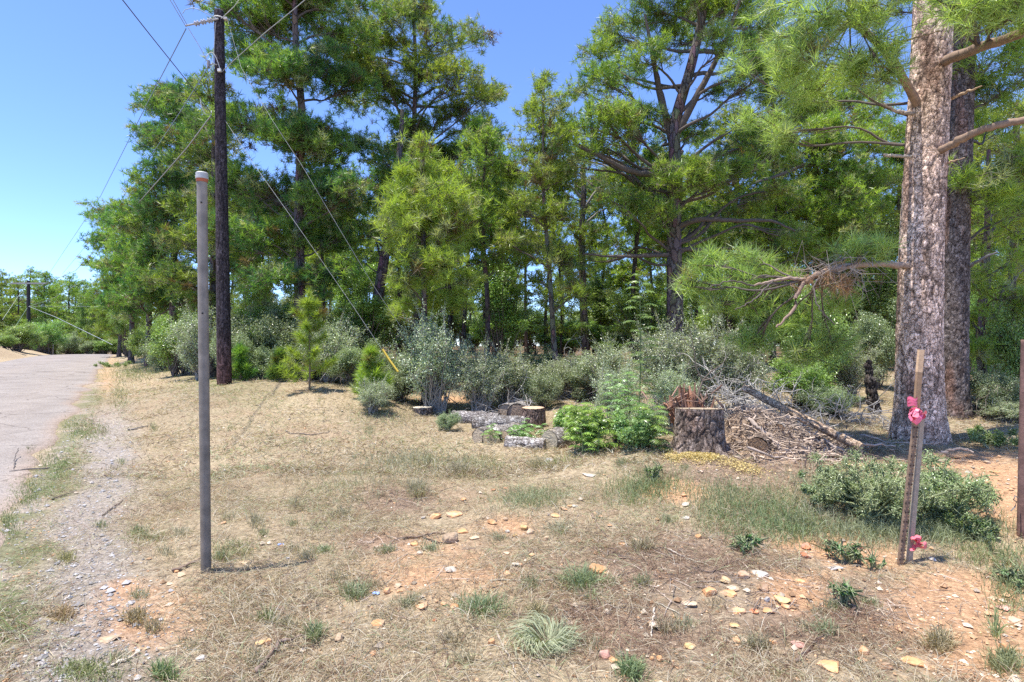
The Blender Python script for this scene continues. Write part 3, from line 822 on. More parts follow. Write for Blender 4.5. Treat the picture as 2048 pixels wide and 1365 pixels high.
pine('pine_tree', trunk_px([(1174, 735), (1166, 600), (1163, 470), (1168, 380), (1165, 330)], 18.5), blobs_px(
    [(1150, 470, 30), (1200, 455, 28), (1130, 420, 26), (1210, 400, 24), (1170, 560, 24), (1110, 380, 30), (1200, 360, 26)], 18.5, R0, 1.2, .3), label=
    'straight purplish pine trunk with bare crooked limbs left of the big forked pine', r0=.15, rtop=.08, tone=.5, nl=.18, nw=0.0188, npt=12, step=.32, seed=16,
    extra_limbs=[([P(1166, 420, 18.5), P(1190, 385, 18.4), P(1205, 370, 18.3), P(1240, 372, 18.2)], .05, .015, (.3, .27, .25)),
                 ([P(1166, 400, 18.5), P(1140, 370, 18.4), P(1110, 372, 18.3), P(1080, 390, 18.2)], .05, .015, (.3, .27, .25)),
                 ([P(1168, 450, 18.5), P(1195, 425, 18.4), P(1240, 405, 18.3)], .04, .012, (.3, .27, .25))])

pine('pine_tree', trunk_px([(742, 715), (752, 620), (768, 520), (785, 420), (800, 300), (805, 220)], 16), blobs_px(
    [(800, 250, 30), (770, 330, 34), (830, 330, 30), (740, 400, 34), (790, 420, 38), (735, 460, 32), (720, 520, 26), (810, 470, 26), (700, 350, 30), (690, 430, 30)], 16, R0, 1.2, .3), label=
    'pine with a thick reddish trunk leaning right, beside the yellow cable guard', r0=.20, rtop=.05, tone=.42, nl=.19, nw=0.0188, npt=14, step=.3, seed=17)

c8 = [(1570, 160, 34), (1770, 190, 26), (1690, 130, 24), (1600, 180, 34), (1660, 160, 30), (1720, 170, 30), (1540, 400, 40), (1480, 470, 30), (1620, 330, 36), (1640, 215, 45), (1580, 240, 45), (1700, 205, 40), (1745, 235, 36), (1620, 290, 45), (1690, 290, 48), (1755, 300, 36), (1560, 330, 45), (1640, 370, 50), (1720, 370, 45),
      (1590, 430, 45), (1680, 450, 45), (1750, 440, 40), (1530, 470, 40), (1610, 500, 36), (1700, 520, 36), (1560, 560, 34), (1780, 360, 36), (1790, 260, 30), (1500, 540, 36)]
pine('pine_tree', trunk_px([(1645, 760), (1640, 560), (1650, 400), (1660, 190)], 18), blobs_px(c8, 18, R0, 1.8, .4), label=
    'wide green pine filling the gap between the big forked pine and the thick plated trunk', r0=.15, tone=.7, dens=1.3, nl=.2, nw=0.0188, npt=14, step=.33, seed=18,
    extra_limbs=[([P(1650, 330, 18), P(1610, 330, 17), P(1560, 350, 16), P(1500, 370, 15.4)], .08, .03, TW),
                 ([P(1650, 300, 18), P(1600, 290, 16.6), P(1540, 285, 15.4), P(1480, 290, 14.6)], .07, .025, TW)])

pine('pine_tree', trunk_px([(1012, 745), (1008, 600), (1004, 450), (1000, 340)], 17), blobs_px([(1000, 360, 24), (980, 400, 30), (1025, 410, 32), (1000, 460, 34), (960, 480, 30), (1040, 490, 30), (985, 540, 26), (1025, 560, 24)], 17, R0, 1.2, .3), label=
    'thin dark stemmed pine in the shade between the yellowish young pine and slender leaning pine', r0=.09, tone=.6, nl=.19, nw=.015, npt=15, step=.3, seed=91)
pine('pine_tree', trunk_px([(925, 740), (930, 600), (938, 480), (935, 360)], 19), blobs_px([(935, 380, 26), (905, 420, 30), (965, 430, 28), (930, 470, 30), (900, 520, 26), (960, 530, 26)], 19, R0, 1.2, .3), label=
    'thin trunked pine showing just right of the bushy young pine', r0=.09, tone=.55, nl=.19, nw=.016, npt=15, step=.3, seed=92)
# the mass of pines on the left, stepping back along the road
left = [
    (425, 745, 150, 16.5, .15, [(420, 195, 42), (455, 240, 40), (400, 255, 42), (430, 310, 46), (385, 330, 42), (440, 390, 46), (390, 420, 44), (430, 470, 44), (370, 490, 44), (440, 545, 40), (380, 570, 42), (420, 620, 36), (345, 560, 38)],
     'dark pine standing directly left of the utility pole, its crown cut by the pole top', .34),
    (345, 735, 175, 21, .16, [(365, 195, 42), (335, 225, 44), (385, 250, 36), (310, 275, 36), (355, 290, 44), (325, 345, 44), (295, 365, 30), (365, 375, 40), (330, 420, 44), (300, 450, 36), (350, 480, 44), (310, 520, 40), (360, 560, 36), (320, 590, 34)],
     'tallest pine of the left roadside row, its rounded top just under the heavy cable', .3),
    (296, 735, 375, 22, .12, [(282, 385, 30), (310, 400, 34), (258, 425, 34), (290, 440, 38), (240, 455, 26), (270, 490, 42), (320, 500, 36), (250, 530, 38), (300, 550, 42), (350, 560, 40), (270, 590, 36), (330, 610, 36), (380, 600, 34)],
     'bushy pine with bright low boughs over the left roadside thicket', .55),
    (262, 728, 420, 27, .13, [(200, 440, 26), (225, 435, 28), (245, 450, 30), (195, 480, 24), (228, 500, 32), (212, 530, 28), (250, 550, 36), (225, 575, 30), (275, 580, 34), (230, 610, 28), (265, 620, 30)],
     'pine reaching farthest over the road edge with a knobbly outline', .42),
    (238, 722, 560, 36, .12, [(215, 570, 20), (238, 575, 24), (225, 600, 24), (250, 610, 24), (212, 630, 22), (236, 640, 24), (262, 640, 24), (205, 655, 16), (228, 670, 18)],
     'small light green pine at the bend where the road meets the trees', .7),
]
for i, (u, v, top, Y, r, bl, lab, tone) in enumerate(left):
    pine('pine_tree', trunk_px([(u, v), (u + 4, (v + top) / 2), (u + 2 if i != 1 else u + 15, top)], Y), blobs_px(bl, Y, R0, 1.6, .4), label=lab, r0=r, tone=tone - .14, dens=1.3, nl=.21, nw=.016 + .0009 * Y / 3, npt=14, step=.31 + Y * .002, seed=30 + i, group='pines of the left roadside row')

# ------------------------------------------------------------------ the thick plated pine on the right and its dark neighbour
g0 = PG(1838, 6.7)
bigpath = np.array([g0, P(1838, 700, 6.7), P(1842, 500, 6.68), P(1852, 300, 6.65), P(1863, 100, 6.6), P(1870, -120, 6.6), P(1880, -600, 6.6), P(1880, -1100, 6.6)])
BR = np.array([.27, .185, .135])
nb = []
for a in [(1600, 70, 36, 5.9), (1660, 30, 40, 5.7), (1640, 110, 34, 5.8), (1590, 150, 34, 6.2), (1720, 40, 40, 5.9), (1760, 90, 30, 6.1), (1700, 140, 26, 6.3), (1640, -40, 50, 5.6), (1740, -50, 50, 5.6),
          (1560, 0, 40, 6.2), (1770, -10, 34, 5.9), (1840, -70, 50, 5.6), (1920, 0, 36, 5.7), (1960, 20, 44, 5.3), (2020, 30, 50, 5.2), (1950, -60, 60, 5.2), (2050, -40, 60, 5), (1880, -110, 60, 5.6), (1770, 150, 22, 6.0), (1560, 100, 26, 6.6), (1620, 190, 24, 6.5),
          (1500, 240, 30, 7.4), (1560, 270, 28, 7.2), (1600, 120, 40, 7.2), (1480, 130, 26, 7.8)]:
    if a[3] > 6.55: nb.append((P(a[0], a[1], a[3]), a[2] / F * a[3]))
    else: nb.append((P(a[0], a[1], a[3]), a[2] / F * a[3], P(1700, 45, 6.1) if a[0] < 1790 else P(1960, 95, 5.9)))
for a in [(1385, 570, 22, 6.9), (1425, 530, 26, 6.8), (1470, 560, 24, 6.7), (1440, 615, 26, 6.9), (1500, 525, 20, 6.9), (1505, 610, 26, 6.7), (1560, 655, 24, 6.8), (1620, 630, 20, 6.7), (1655, 685, 18, 6.7), (1500, 680, 22, 6.9), (1680, 600, 14, 6.6), (1610, 705, 16, 6.7), (1740, 497, 22, 6.3), (1700, 500, 16, 6.3), (1560, 560, 18, 6.9)]:
    nb.append((P(a[0], a[1], a[3]), a[2] / F * a[3], P(1600, 562, 5.97) if a[0] < 1560 else P(1640, 550, 6.02)))
for z, R_, dx, dy in ((8.5, .9, 1.6, -.4), (9.8, .9, 1.0, 1.4), (11, .8, .8, -.2), (11.6, .7, .6, .9), (7.4, .8, 2.0, .6)):
    nb.append((np.array([bigpath[-1][0] + dx - .2, 6.6 + dy, z]), R_))
ex = [([P(1852, 262, 6.68), P(1836, 215, 6.6), P(1812, 165, 6.45), P(1770, 100, 6.3), P(1730, 62, 6.2), P(1700, 45, 6.1)], .055, .035, BR),
      ([P(1700, 45, 6.1), P(1702, 15, 6.05), P(1690, -20, 6), P(1690, -70, 5.9)], .035, .02, BR),
      ([P(1700, 45, 6.1), P(1670, 65, 6.0), P(1630, 80, 5.9), P(1590, 88, 5.9)], .022, .008, TW * 1.3),
      ([P(1775, 105, 6.3), P(1782, 90, 6.2), P(1830, 75, 6.0), P(1880, 62, 5.9)], .018, .006, BR),
      ([P(1780, 150, 6.4), P(1730, 148, 6.4), P(1680, 140, 6.4), P(1640, 125, 6.4)], .014, .005, TW * 1.4),
      ([P(1870, 140, 6.6), P(1905, 115, 6.3), P(1960, 95, 5.9), P(2010, 78, 5.6), P(2060, 62, 5.3)], .060, .045, BR),
      ([P(1865, 305, 6.6), P(1895, 295, 6.35), P(1940, 270, 6.1), P(1990, 252, 5.9), P(2060, 238, 5.7)], .048, .036, BR),
      ([P(1812, 533, 6.6), P(1760, 527, 6.4), P(1700, 533, 6.2), P(1660, 540, 6.05), P(1640, 548, 6.0)], .040, .030, (.33, .24, .18)),
      ([P(1640, 548, 6), P(1610, 562, 5.95), P(1596, 585, 5.9), P(1590, 618, 5.9), P(1570, 640, 5.85), P(1553, 655, 5.85)], .028, .010, BR),
      ([P(1610, 560, 5.95), P(1580, 556, 5.9), P(1545, 562, 5.9), P(1508, 572, 5.9)], .018, .012, (.33, .24, .18)),
      ([P(1640, 548, 6), P(1625, 580, 5.8), P(1640, 620, 5.7), P(1670, 650, 5.7)], .010, .005, TW),
      ([P(1545, 562, 5.9), P(1510, 600, 5.8), P(1470, 620, 5.8)], .010, .005, TW), ([P(1508, 572, 5.9), P(1460, 560, 5.8), P(1420, 575, 5.8)], .010, .005, TW),
      ([P(1825, 228, 6.6), P(1790, 222, 6.5), P(1766, 208, 6.4)], .024, .008, (.36, .3, .25)), ([P(1820, 314, 6.6), P(1785, 312, 6.5), P(1765, 310, 6.4)], .022, .010, (.4, .34, .28)),
      ([P(1895, 200, 6.6), P(1930, 185, 6.4), P(1965, 172, 6.2)], .022, .006, (.42, .30, .2)), ([P(1885, 330, 6.6), P(1905, 322, 6.4), P(1930, 316, 6.3)], .014, .004, (.42, .30, .2))]
bigpine, _k = pine('pine_tree', bigpath, nb, 'thick pine trunk with pale flaking bark plates standing behind the ribboned stakes', r0=.245, tone=.8, nl=.21, nw=0.0080, npt=30, step=.23, dens=.42, pal=.38, seed=51,
     hero_bark=True, rtop=.11, extra_limbs=ex, tk=(3, 5), lowest=.30, limb_k=.7, rings=90, cell=.065)
# dead hanging needles on the lower limb
rng = np.random.default_rng(3)
mb = MB()
q_ = np.array([P(1665 + rng.normal(0, 26), 560 + rng.normal(0, 14), 6.0 + rng.normal(0, .12)) for _ in range(26)] + [P(1690 + rng.normal(0, 8), 575 + rng.normal(0, 9), 5.9) for _ in range(14)])
needles_add(mb, q_, norm(rng.normal(0, .5, (40, 3)) + np.array([0, 0, -1.0])), .17, .005, 14, np.array([[.36, .19, .11]]).repeat(40, 0), rng, spread=.35)
pr = []
for _ in range(80):
    a0 = P(1665 + rng.normal(0, 35), 545 + rng.normal(0, 14), 6.0 + rng.normal(0, .1))
    pr.append([a0, a0 + rng.normal(0, .09, 3), a0 + rng.normal(0, .16, 3) - [0, 0, .05]])
tubes(mb, np.array(pr), np.array([[.004, .003, .001]]).repeat(80, 0), 3, col=(.42, .33, .27))
o = mb.build('dead_needles', M_grass, bigpine); o.location = [-x for x in bigpath[0]]
o['label'] = 'clump of dead rust brown needles hanging on the low limb'

g1 = PG(1905, 8.3)
d2 = np.array([g1, P(1907, 700, 8.3), P(1913, 450, 8.3), P(1922, 250, 8.3), P(1930, 60, 8.3), P(1936, -200, 8.3), P(1940, -500, 8.3)])
nb = [(P(u, v, Y), r / F * Y) for u, v, r, Y in ((1960, 130, 45, 8.0), (2010, 180, 50, 8.2), (2050, 110, 50, 8.4), (1990, 250, 40, 8.8), (1950, 350, 40, 7.9), (2010, 350, 44, 8.2), (2060, 330, 50, 8.4), (1985, 390, 36, 8.0), (1940, 180, 30, 8.8),
                                                  (2040, 420, 40, 8.6), (1960, -100, 80, 8.2), (1850, -200, 80, 9), (1990, -300, 80, 8), (1900, -350, 80, 9), (1800, -100, 60, 9.4), (1780, 30, 40, 9.6), (1940, -450, 70, 8.3), (1960, 40, 46, 8.6), (2030, 30, 50, 8.8))]
pine('pine_tree', d2, nb, 'dark rough barked pine close behind the thick plated trunk on its right', r0=.19, tone=.72, nl=.2, nw=0.0116, npt=22, step=.25, seed=52, hero_bark=True, rtop=.08, rings=80, cell=.06, blight=(.19, .155, .14),
     extra_limbs=[([P(1925, 545, 8.3), P(1945, 528, 8.1), P(1970, 515, 7.9), P(1995, 505, 7.8)], .03, .012, (.2, .18, .17))])

# ------------------------------------------------------------------ pines at the right edge
for i, (u, v, top, Y, r, bl, lab) in enumerate([
    (1972, 900, 300, 9.5, .07, [(1960, 560, 34), (2000, 600, 36), (1975, 480, 40), (2020, 520, 40), (1945, 640, 26), (2010, 680, 34), (1990, 420, 40), (2040, 620, 40), (1955, 700, 22)], 'crooked young pine with a bent dark trunk right of the dark rough trunk'),
    (2030, 880, 200, 11, .09, [(2010, 380, 40), (2050, 440, 44), (1990, 300, 40), (2040, 300, 44), (2070, 540, 50), (2020, 460, 40), (2030, 230, 40), (2060, 660, 40)], 'pine half out of the picture behind the rusty brown post')]):
    pine('pine_tree', trunk_px([(u, v), (u - 12, (v * 2 + top) / 3), (u + 2, (v + top * 2) / 3), (u + 5, top)], Y), blobs_px(bl, Y, R0, 1.0, .5), label=lab, r0=r, tone=.8, nl=.19, nw=0.0130, npt=18, step=.25, seed=60 + i)
# ------------------------------------------------------------------ deep wood: a few pine kinds, copied
def variant(H, R, cb, seed, tone, dens=1.0, r0=.11, npt=12, step=.36, nw=.028):
    rng = np.random.default_rng(seed)
    path = np.array([[0, 0, 0], [rng.normal(0, .12), rng.normal(0, .12), H * .35], [rng.normal(0, .22), rng.normal(0, .22), H * .7], [rng.normal(0, .3), rng.normal(0, .3), H]])
    bl = []
    z = H * cb; ang = rng.uniform(0, 6)
    while z < H - .2:
        f = (z - H * cb) / (H * (1 - cb)); prof = math.sin(min(1, f * 1.1 + .25) * PI * .62) * (1 - f ** 3 * .75)
        for k in range(int(rng.integers(2, 4) * dens + .5)):
            ang += 2.4 + rng.normal(0, .4); d = R * prof * rng.uniform(.3, .8); br = rng.uniform(.5, .7) * (.6 + .5 * R * prof / 1.8)
            bl.append((np.array([math.cos(ang) * d, math.sin(ang) * d, z + rng.normal(0, .15)]), br))
        z += rng.uniform(.55, .8)
    bl.append((path[-1] * [1, 1, .99], .38))
    return pine('pine_tree', path, bl, None, r0=r0, tone=tone, nl=.2, nw=nw, npt=npt, step=step, seed=seed, barkm=M_barkfar, rings=16, sides=8, lowest=cb * .8)
VAR = [variant(9.5, 1.9, .52, 101, .5), variant(8.6, 1.5, .48, 102, .65), variant(10.5, 2.1, .55, 103, .5), variant(7.5, 1.6, .3, 104, .8), variant(9.0, 1.2, .6, 105, .6, r0=.08), variant(6.0, 1.3, .3, 106, .8, r0=.055)]
used = [False] * len(VAR)
HERO_U = [(440, 'the utility pole'), (600, 'the dark pine'), (765, 'the leaning trunk'), (850, 'the yellowish pine'), (1102, 'the slender pine'), (1166, 'the purplish trunk'), (1350, 'the forked pine'), (1645, 'the wide pine'), (1850, 'the plated trunk'), (1920, 'the dark trunk')]
NAMED = {}
def later(o, phrase, u):
    i = sum(1 for h in HERO_U if h[0] < u)
    gap = 'left of ' + HERO_U[0][1] if i == 0 else ('right of ' + HERO_U[-1][1] if i == len(HERO_U) else HERO_U[i - 1][1].replace('the ', 'between the ', 1) + ' and ' + HERO_U[i][1])
    NAMED.setdefault(phrase + ' ' + gap, []).append((u, o))
ORD = ['first', 'second', 'third', 'fourth', 'fifth', 'sixth', 'seventh', 'eighth', 'ninth', 'tenth', 'eleventh', 'twelfth']
def name_later():
    for k, l in NAMED.items():
        for j, (u, o) in enumerate(sorted(l, key=lambda a: a[0])): o['label'] = k if len(l) == 1 else k + ', ' + ORD[min(j, 11)] + ' from left'
def place_pine(vi, loc, rz, sc, label, group):
    root, kids = VAR[vi]
    if not used[vi]:
        used[vi] = True; o = root; o.location = [float(x) for x in loc]; o.rotation_euler = (0, 0, rz); o.scale = (sc,) * 3
        tag(o, label, 'pine tree', group)
        return o
    return copy_thing(root, kids, loc, rz, sc, label, 'pine tree', group)
rng = np.random.default_rng(77)
rows = [(18, 13, 'thin'), (22, 17, 'thin'), (60, 26, 'farthest pine closing the back of the wood'), (78, 30, 'farthest pine closing the back of the wood'), (15.5, 5, 'sunlit pine in the front rank of the deep wood'), (20, 10, 'slim pine in the middle rank of the deep wood'), (25, 14, 'slim pine in the middle rank of the deep wood'), (31, 21, 'distant pine whose trunk shows among many others deep in the wood'), (38, 22, 'distant pine whose trunk shows among many others deep in the wood'), (47, 20, 'farthest pine closing the back of the wood')]
placed = []
for Y, n, lab in rows:
    for k in range(n):
        u = 300 + (k + .5 + rng.uniform(-.4, .4)) / n * (2180 - 300); y = Y + rng.uniform(-2.2, 2.2)
        x = (u - 1024) / F * y
        if offroad(np.array(x), np.array(y)) < 4.5: continue
        if rng.random() < (.35 if 900 < u < 1300 else 0): continue
        if Y < 18 and (abs(u - 1350) < 90 or abs(u - 850) < 60 or abs(u - 1118) < 60 or 1780 < u < 1960 or abs(u - 600) < 60): continue
        vi = int(rng.choice(6, p=[.2, .2, .14, .16, .18, .12])) if Y < 30 else int(rng.choice([0, 1, 2, 3, 4, 5], p=[.25, .2, .15, .2, .1, .1]))
        sc = rng.uniform(.85, 1.1) * (1.0 if Y < 30 else 1.12)
        sc *= .88 if Y < 30 else .97
        if 930 < u < 1260 and Y < 40: sc *= .88
        if lab == 'thin': vi = 4; lb_ = 'slender dark stemmed pine with high crown in the wood'
        else: lb_ = lab
        if lab == 'thin' and sc < .8: sc = .85
        o = place_pine(vi, (x, y, tz(x, y) - .1), rng.uniform(0, 6.28), sc, lb_, lb_.replace('pine', 'pines', 1))
        if Y < 35: later(o, {18: 'slender pine', 22: 'farther slender pine', 15.5: 'front rank pine', 20: 'second rank pine', 25: 'third rank pine', 31: 'fourth rank pine'}[Y], u)
# beyond the crest of the road
for k, (u, Y, topv) in enumerate([(5, 62, 545), (35, 60, 560), (62, 66, 540), (90, 60, 545), (118, 70, 560), (140, 60, 552), (165, 64, 560), (190, 58, 575), (212, 62, 590), (20, 74, 560), (100, 80, 565), (150, 78, 575), (180, 76, 580), (-25, 60, 545), (-60, 66, 550), (232, 66, 600), (50, 52, 640), (200, 50, 640), (120, 52, 655), (160, 54, 660), (80, 50, 650), (175, 50, 650), (-10, 48, 660), (225, 52, 620),(140,56,640),(100,54,650)]):
    x = (u - 1024) / F * Y; g = tz(x, Y)
    H = CAMH - (topv - 682.5) / F * Y - g
    vi = int(rng.choice([0, 2, 1, 3])) if topv < 610 else int(rng.choice([3, 5]))
    h0 = (9.5, 8.6, 10.5, 7.5, 9.0, 6.0)[vi]
    lab = 'tall round topped pine beyond the crest of the road' if topv < 610 else 'low bushy pine beyond the crest of the road'
    place_pine(vi, (x, Y, g - .1), rng.uniform(0, 6.28), H / h0, lab, lab.replace('pine', 'pines', 1))

# ------------------------------------------------------------------ shrubs
YC = (0.27, 0.335, 0.19)
B1, kb1 = bush_mesh('yaupon_bush', 1.2, 2.2, 26000, .058, YC, 201)
B2, kb2 = bush_mesh('yaupon_bush', 1.0, 1.5, 20000, .045, (0.28, .345, .20), 202)
B3, kb3 = bush_mesh('understory_tree', 1.5, 4.2, 20000, .09, (0.22, .34, .08), 203, stems=4, low=.5, light=(.30, .42, .10), var=.3)
B4, kb4 = bush_mesh('leafy_shrub', 1.1, 1.9, 14000, .07, (0.25, .38, .11), 204, light=(.34, .48, .12), var=.35)
B5, kb5 = bush_mesh('yaupon_bush', 1.1, 2.0, 15000, .052, (.32, .385, .235), 205, stems=16, lumps=110, light=(.50, .55, .40), stemc=(.36, .33, .29), shoot=1.3, hollow=.8)
proto = {'w': [B5, kb5, 'yaupon bush', False], 'a': [B1, kb1, 'yaupon bush', False], 'b': [B2, kb2, 'yaupon bush', False], 'c': [B3, kb3, 'understory tree', False], 'd': [B4, kb4, 'shrub', False]}
SRAD = {'w': (1.1, 2.0), 'a': (1.2, 2.2), 'b': (1.0, 1.5), 'c': (1.5, 4.2), 'd': (1.1, 1.9)}
def place_bush(k, u, Y, top, wpx, label, group=None, base=None):
    g = PG(u, Y); wpx *= 1.12
    if base is not None: g[2] = P(u, base, Y)[2]
    R, H = SRAD[k]
    h = CAMH - (top - 682.5) / F * Y - g[2]; r = wpx / 2 / F * Y
    sc = (r / R, r / R, max(h, .3) / H)
    pr = proto[k]; rz = R0.uniform(0, 6.28)
    if not pr[3]:
        pr[3] = True; o = pr[0]; o.location = [float(x) for x in g]; o.rotation_euler = (0, 0, rz); o.scale = sc
        o['label'] = label; o['category'] = pr[2]
        if group: o['group'] = group
        return o
    return copy_thing(pr[0], pr[1], g, rz, sc, label, pr[2], group)
front = [
 ('w', 868, 10.9, 640, 150, 'tallest pale grey green bush, in front of the young yellow green pine'),
 ('w', 960, 10.9, 700, 120, 'rounded grey bush joined to the right of the tallest grey green bush'),
 ('w', 1020, 11.6, 705, 150, 'silvery bush between the tallest grey bush and the leaning pine foot'),
 ('w', 748, 9.9, 762, 84, 'small thin stemmed bush on the grass below the yellow cable guard'),
 ('d', 365, 17.5, 640, 120, 'pale rounded shrub left of the utility pole at the mown edge'),
 ('w', 400, 15, 630, 110, 'tall grey leaved bush hard against the utility pole on its left'),
 ('a', 500, 14.6, 615, 150, 'dark dense bush behind and right of the utility pole'),
 ('a', 560, 14, 625, 130, 'dark bush filling the gap between the pole and the pine sapling'),
 ('b', 470, 13.4, 660, 90, 'low bush touching the foot of the utility pole'),
 ('w', 660, 13.6, 640, 140, 'grey bush right behind the pine sapling'),
 ('b', 620, 13.8, 680, 120, 'low dark thicket behind the pine sapling'),
 ('b', 540, 13.4, 690, 110, 'low dark bush left of the pine sapling'),
 ('a', 710, 12.6, 690, 110, 'dark bush under the trunk that leans right'),
 ('b', 795, 11.6, 700, 110, 'shaded bush under the yellow cable guard'),
 ('w', 1130, 12.2, 720, 120, 'grey bush crowding the foot of the slender leaning pine'),
 ('b', 1085, 11.2, 745, 90, 'low grey bush behind the upright red barked block'),
 ('a', 1180, 11.6, 725, 110, 'dim bush right of the slender leaning pine foot'),
 ('b', 800, 11.3, 735, 90, 'small bush at the left shoulder of the tallest grey green bush'),
 ('a', 1080, 14.5, 700, 130, 'dim bush left of the foot of the slender leaning pine'),
 ('b', 1170, 15, 715, 120, 'dim bush at the foot of the straight purplish trunk'),
 ('w', 1215, 11.2, 690, 130, 'grey green bush left of the tall feathery leaved plant'),
 ('w', 1330, 9.6, 660, 150, 'broad silver green bush under the big forked pine'),
 ('w', 1410, 9.2, 650, 150, 'large silver bush behind the splintered wood on the big stump'),
 ('w', 1230, 8.6, 735, 110, 'grey bush behind the bright leafy growth'),
 ('w', 1350, 8.2, 740, 110, 'grey bush just behind the big bark covered stump'),
 ('w', 1480, 9.0, 670, 130, 'twiggy silver bush behind the leaning log'),
 ('d', 1640, 9.4, 600, 130, 'dark glossy leaved shrub between the leaning log and the thick trunk'),
 ('d', 1600, 9.0, 730, 130, 'dark shrub behind the brush pile'),
 ('w', 1700, 9.6, 690, 110, 'dull bush beside the charred snag'),
 ('b', 1660, 8.4, 770, 110, 'low bush behind the lower end of the leaning log'),
 ('a', 1750, 11, 620, 120, 'shaded bush left behind the thick plated trunk'),
 ('b', 1990, 8.2, 740, 110, 'yellowish bush between the dark trunk and the brown post'),
 ('d', 2040, 8.8, 620, 120, 'bright green shrub at the right edge of the wood'),
 ('w', 2020, 7.8, 810, 120, 'low grey bush at the end of the orange dirt track'),
 ('d', 1965, 10.6, 600, 100, 'light green shrub seen behind the dark rough trunk'),
 ('b', 895, 9.0, 825, 56, 'low dark leaved bush with thin black stems in front of the logs'),
 ('b', 1290, 6.9, 815, 90, 'dark shaded bush hugging the left side of the big stump'),
 ('w', 1240, 7.4, 830, 80, 'small grey bush between the front logs and the big stump'),
 ('d', 300, 24, 665, 80, 'green shrub under the bushy roadside pine'),
 ('b', 335, 20, 675, 90, 'pale shrub spilling onto the grass verge'),
 ('c', 255, 33, 600, 70, 'light green small tree at the bend of the road'),
 ('d', 40, 40, 655, 80, 'bright shrub on top of the tan bank left of the road'),
 ('d', 90, 47, 650, 70, 'leafy shrub where the tan bank meets the road crest'),
 ('d', 10, 36, 672, 50, 'small shrub at the left picture edge on the tan bank'),
]
for f in front:
    place_bush(f[0], f[1], f[2], f[3], f[4], f[5])
for k in range(26):
    u = -60 + k * 15 + rng.uniform(-6, 6); y = rng.uniform(56, 74)
    place_bush('c', u, y, rng.uniform(625, 668), rng.uniform(34, 60), 'dense green understory tree closing the view beyond the road crest', 'dense green understory trees beyond the road crest')
for Y, n, lab in ((70, 40, 'far green understory tree deep in the wood'), (42, 30, 'far green understory tree deep in the wood'), (56, 26, 'far green understory tree deep in the wood'), (17, 10, 'shaded green understory tree in the nearer part of the wood'), (23, 18, 'shaded green understory tree in the middle of the wood'), (31, 28, 'far green understory tree deep in the wood')):
    for k in range(n):
        u = 330 + (k + .5 + rng.uniform(-.4, .4)) / n * (2150 - 330); y = Y + rng.uniform(-2, 2)
        x = (u - 1024) / F * y
        if offroad(np.array(x), np.array(y)) < 3.2: continue
        kk = 'c' if rng.random() < .7 else 'a'
        o = place_bush(kk, u, y, 682 - rng.uniform(20, 160) * (17 / Y) ** .8, rng.uniform(100, 170) * 17 / Y * 1.1, lab if kk == 'c' else lab.replace('tree', 'bush'), lab.replace('tree', 'trees') if kk == 'c' else lab.replace('tree', 'bushes'))
        if Y < 30: later(o, {17: 'near understory', 23: 'mid understory'}[Y] + (' tree' if kk == 'c' else ' bush'), u)

for k in range(46):
    u = 330 + k * 40 + rng.uniform(-15, 15); y = rng.uniform(52, 84)
    place_bush('a' if k % 3 else 'd', u, y, rng.uniform(615, 655), rng.uniform(60, 95), 'far undergrowth bush closing the wood at trunk level', 'far undergrowth bushes')
for k in range(22):
    u = -60 + k * 16 + rng.uniform(-5, 5); y = rng.uniform(49, 56)
    place_bush('d' if k % 3 else 'a', u, y, rng.uniform(668, 690), rng.uniform(34, 52), 'low shrub just beyond the crest of the road', 'low shrubs beyond the crest of the road')
name_later()
# pine saplings: whorls of bright tufts
def sapling(u, v, Y, top, wpx, label, seed, tone=.3):
    rng = np.random.default_rng(seed)
    g = PG(u, Y); H = CAMH - (top - 682.5) / F * Y - g[2]; R = wpx / 2 / F * Y
    root = empty('pine_sapling', g); tag(root, label, 'pine sapling')
    st = MB(); nd = MB()
    z = np.linspace(0, H, 8); tr = np.stack([np.sin(z * 2) * .02, np.cos(z * 3) * .02, z], 1)
    tubes(st, tr[None], np.linspace(.022, .006, 8)[None], 6, col=(.2, .15, .1))
    po = []; di = []
    zz = H * .1; a = 0
    while zz < H * .93:
        f = zz / H; L = R * (1.05 - f) ** .8 * rng.uniform(.55, 1.1)
        for k in range(rng.integers(2, 5)):
            a += 2.1 + rng.normal(0, .4); d = np.array([math.cos(a), math.sin(a), 0])
            t = np.linspace(0, 1, 5)[:, None]; pl = np.array([0, 0, zz]) + d * L * t + np.array([0, 0, 1]) * (t ** 2) * L * .45
            tubes(st, pl[None], np.linspace(.008, .004, 5)[None], 4, col=(.3, .24, .18))
            for s in np.linspace(.5, 1, 4):
                po.append(np.array([0, 0, zz]) + d * L * s + np.array([0, 0, s * s * L * .45])); di.append(norm(d * .8 + np.array([0, 0, .7])))
        zz += H * rng.uniform(.10, .16)
    for s in np.linspace(.3, 1, 14): po.append(np.array([0, 0, H * s])); di.append(np.array([0, 0, 1.]))
    po = np.array(po); di = np.array(di)
    needles_add(nd, po, di, .19, .012, 60, green(len(po), rng, tone), rng, spread=.8)
    st.build('stem', M_twig, root, smooth=True); nd.build('needles', M_needle, root)
sapling(618, 778, 11.2, 585, 150, 'bright young pine sapling with ball like needle tufts behind the grass edge', 5, .95)
sapling(742, 770, 10.5, 696, 90, 'small pine sapling poking out above the thin stemmed bush', 6, .85)
sapling(560, 775, 12.4, 700, 60, 'dim little pine sapling low in the thicket right of the pole', 8)
sapling(480, 770, 12.9, 690, 60, 'dark little pine sapling low in the thicket by the pole foot', 9)
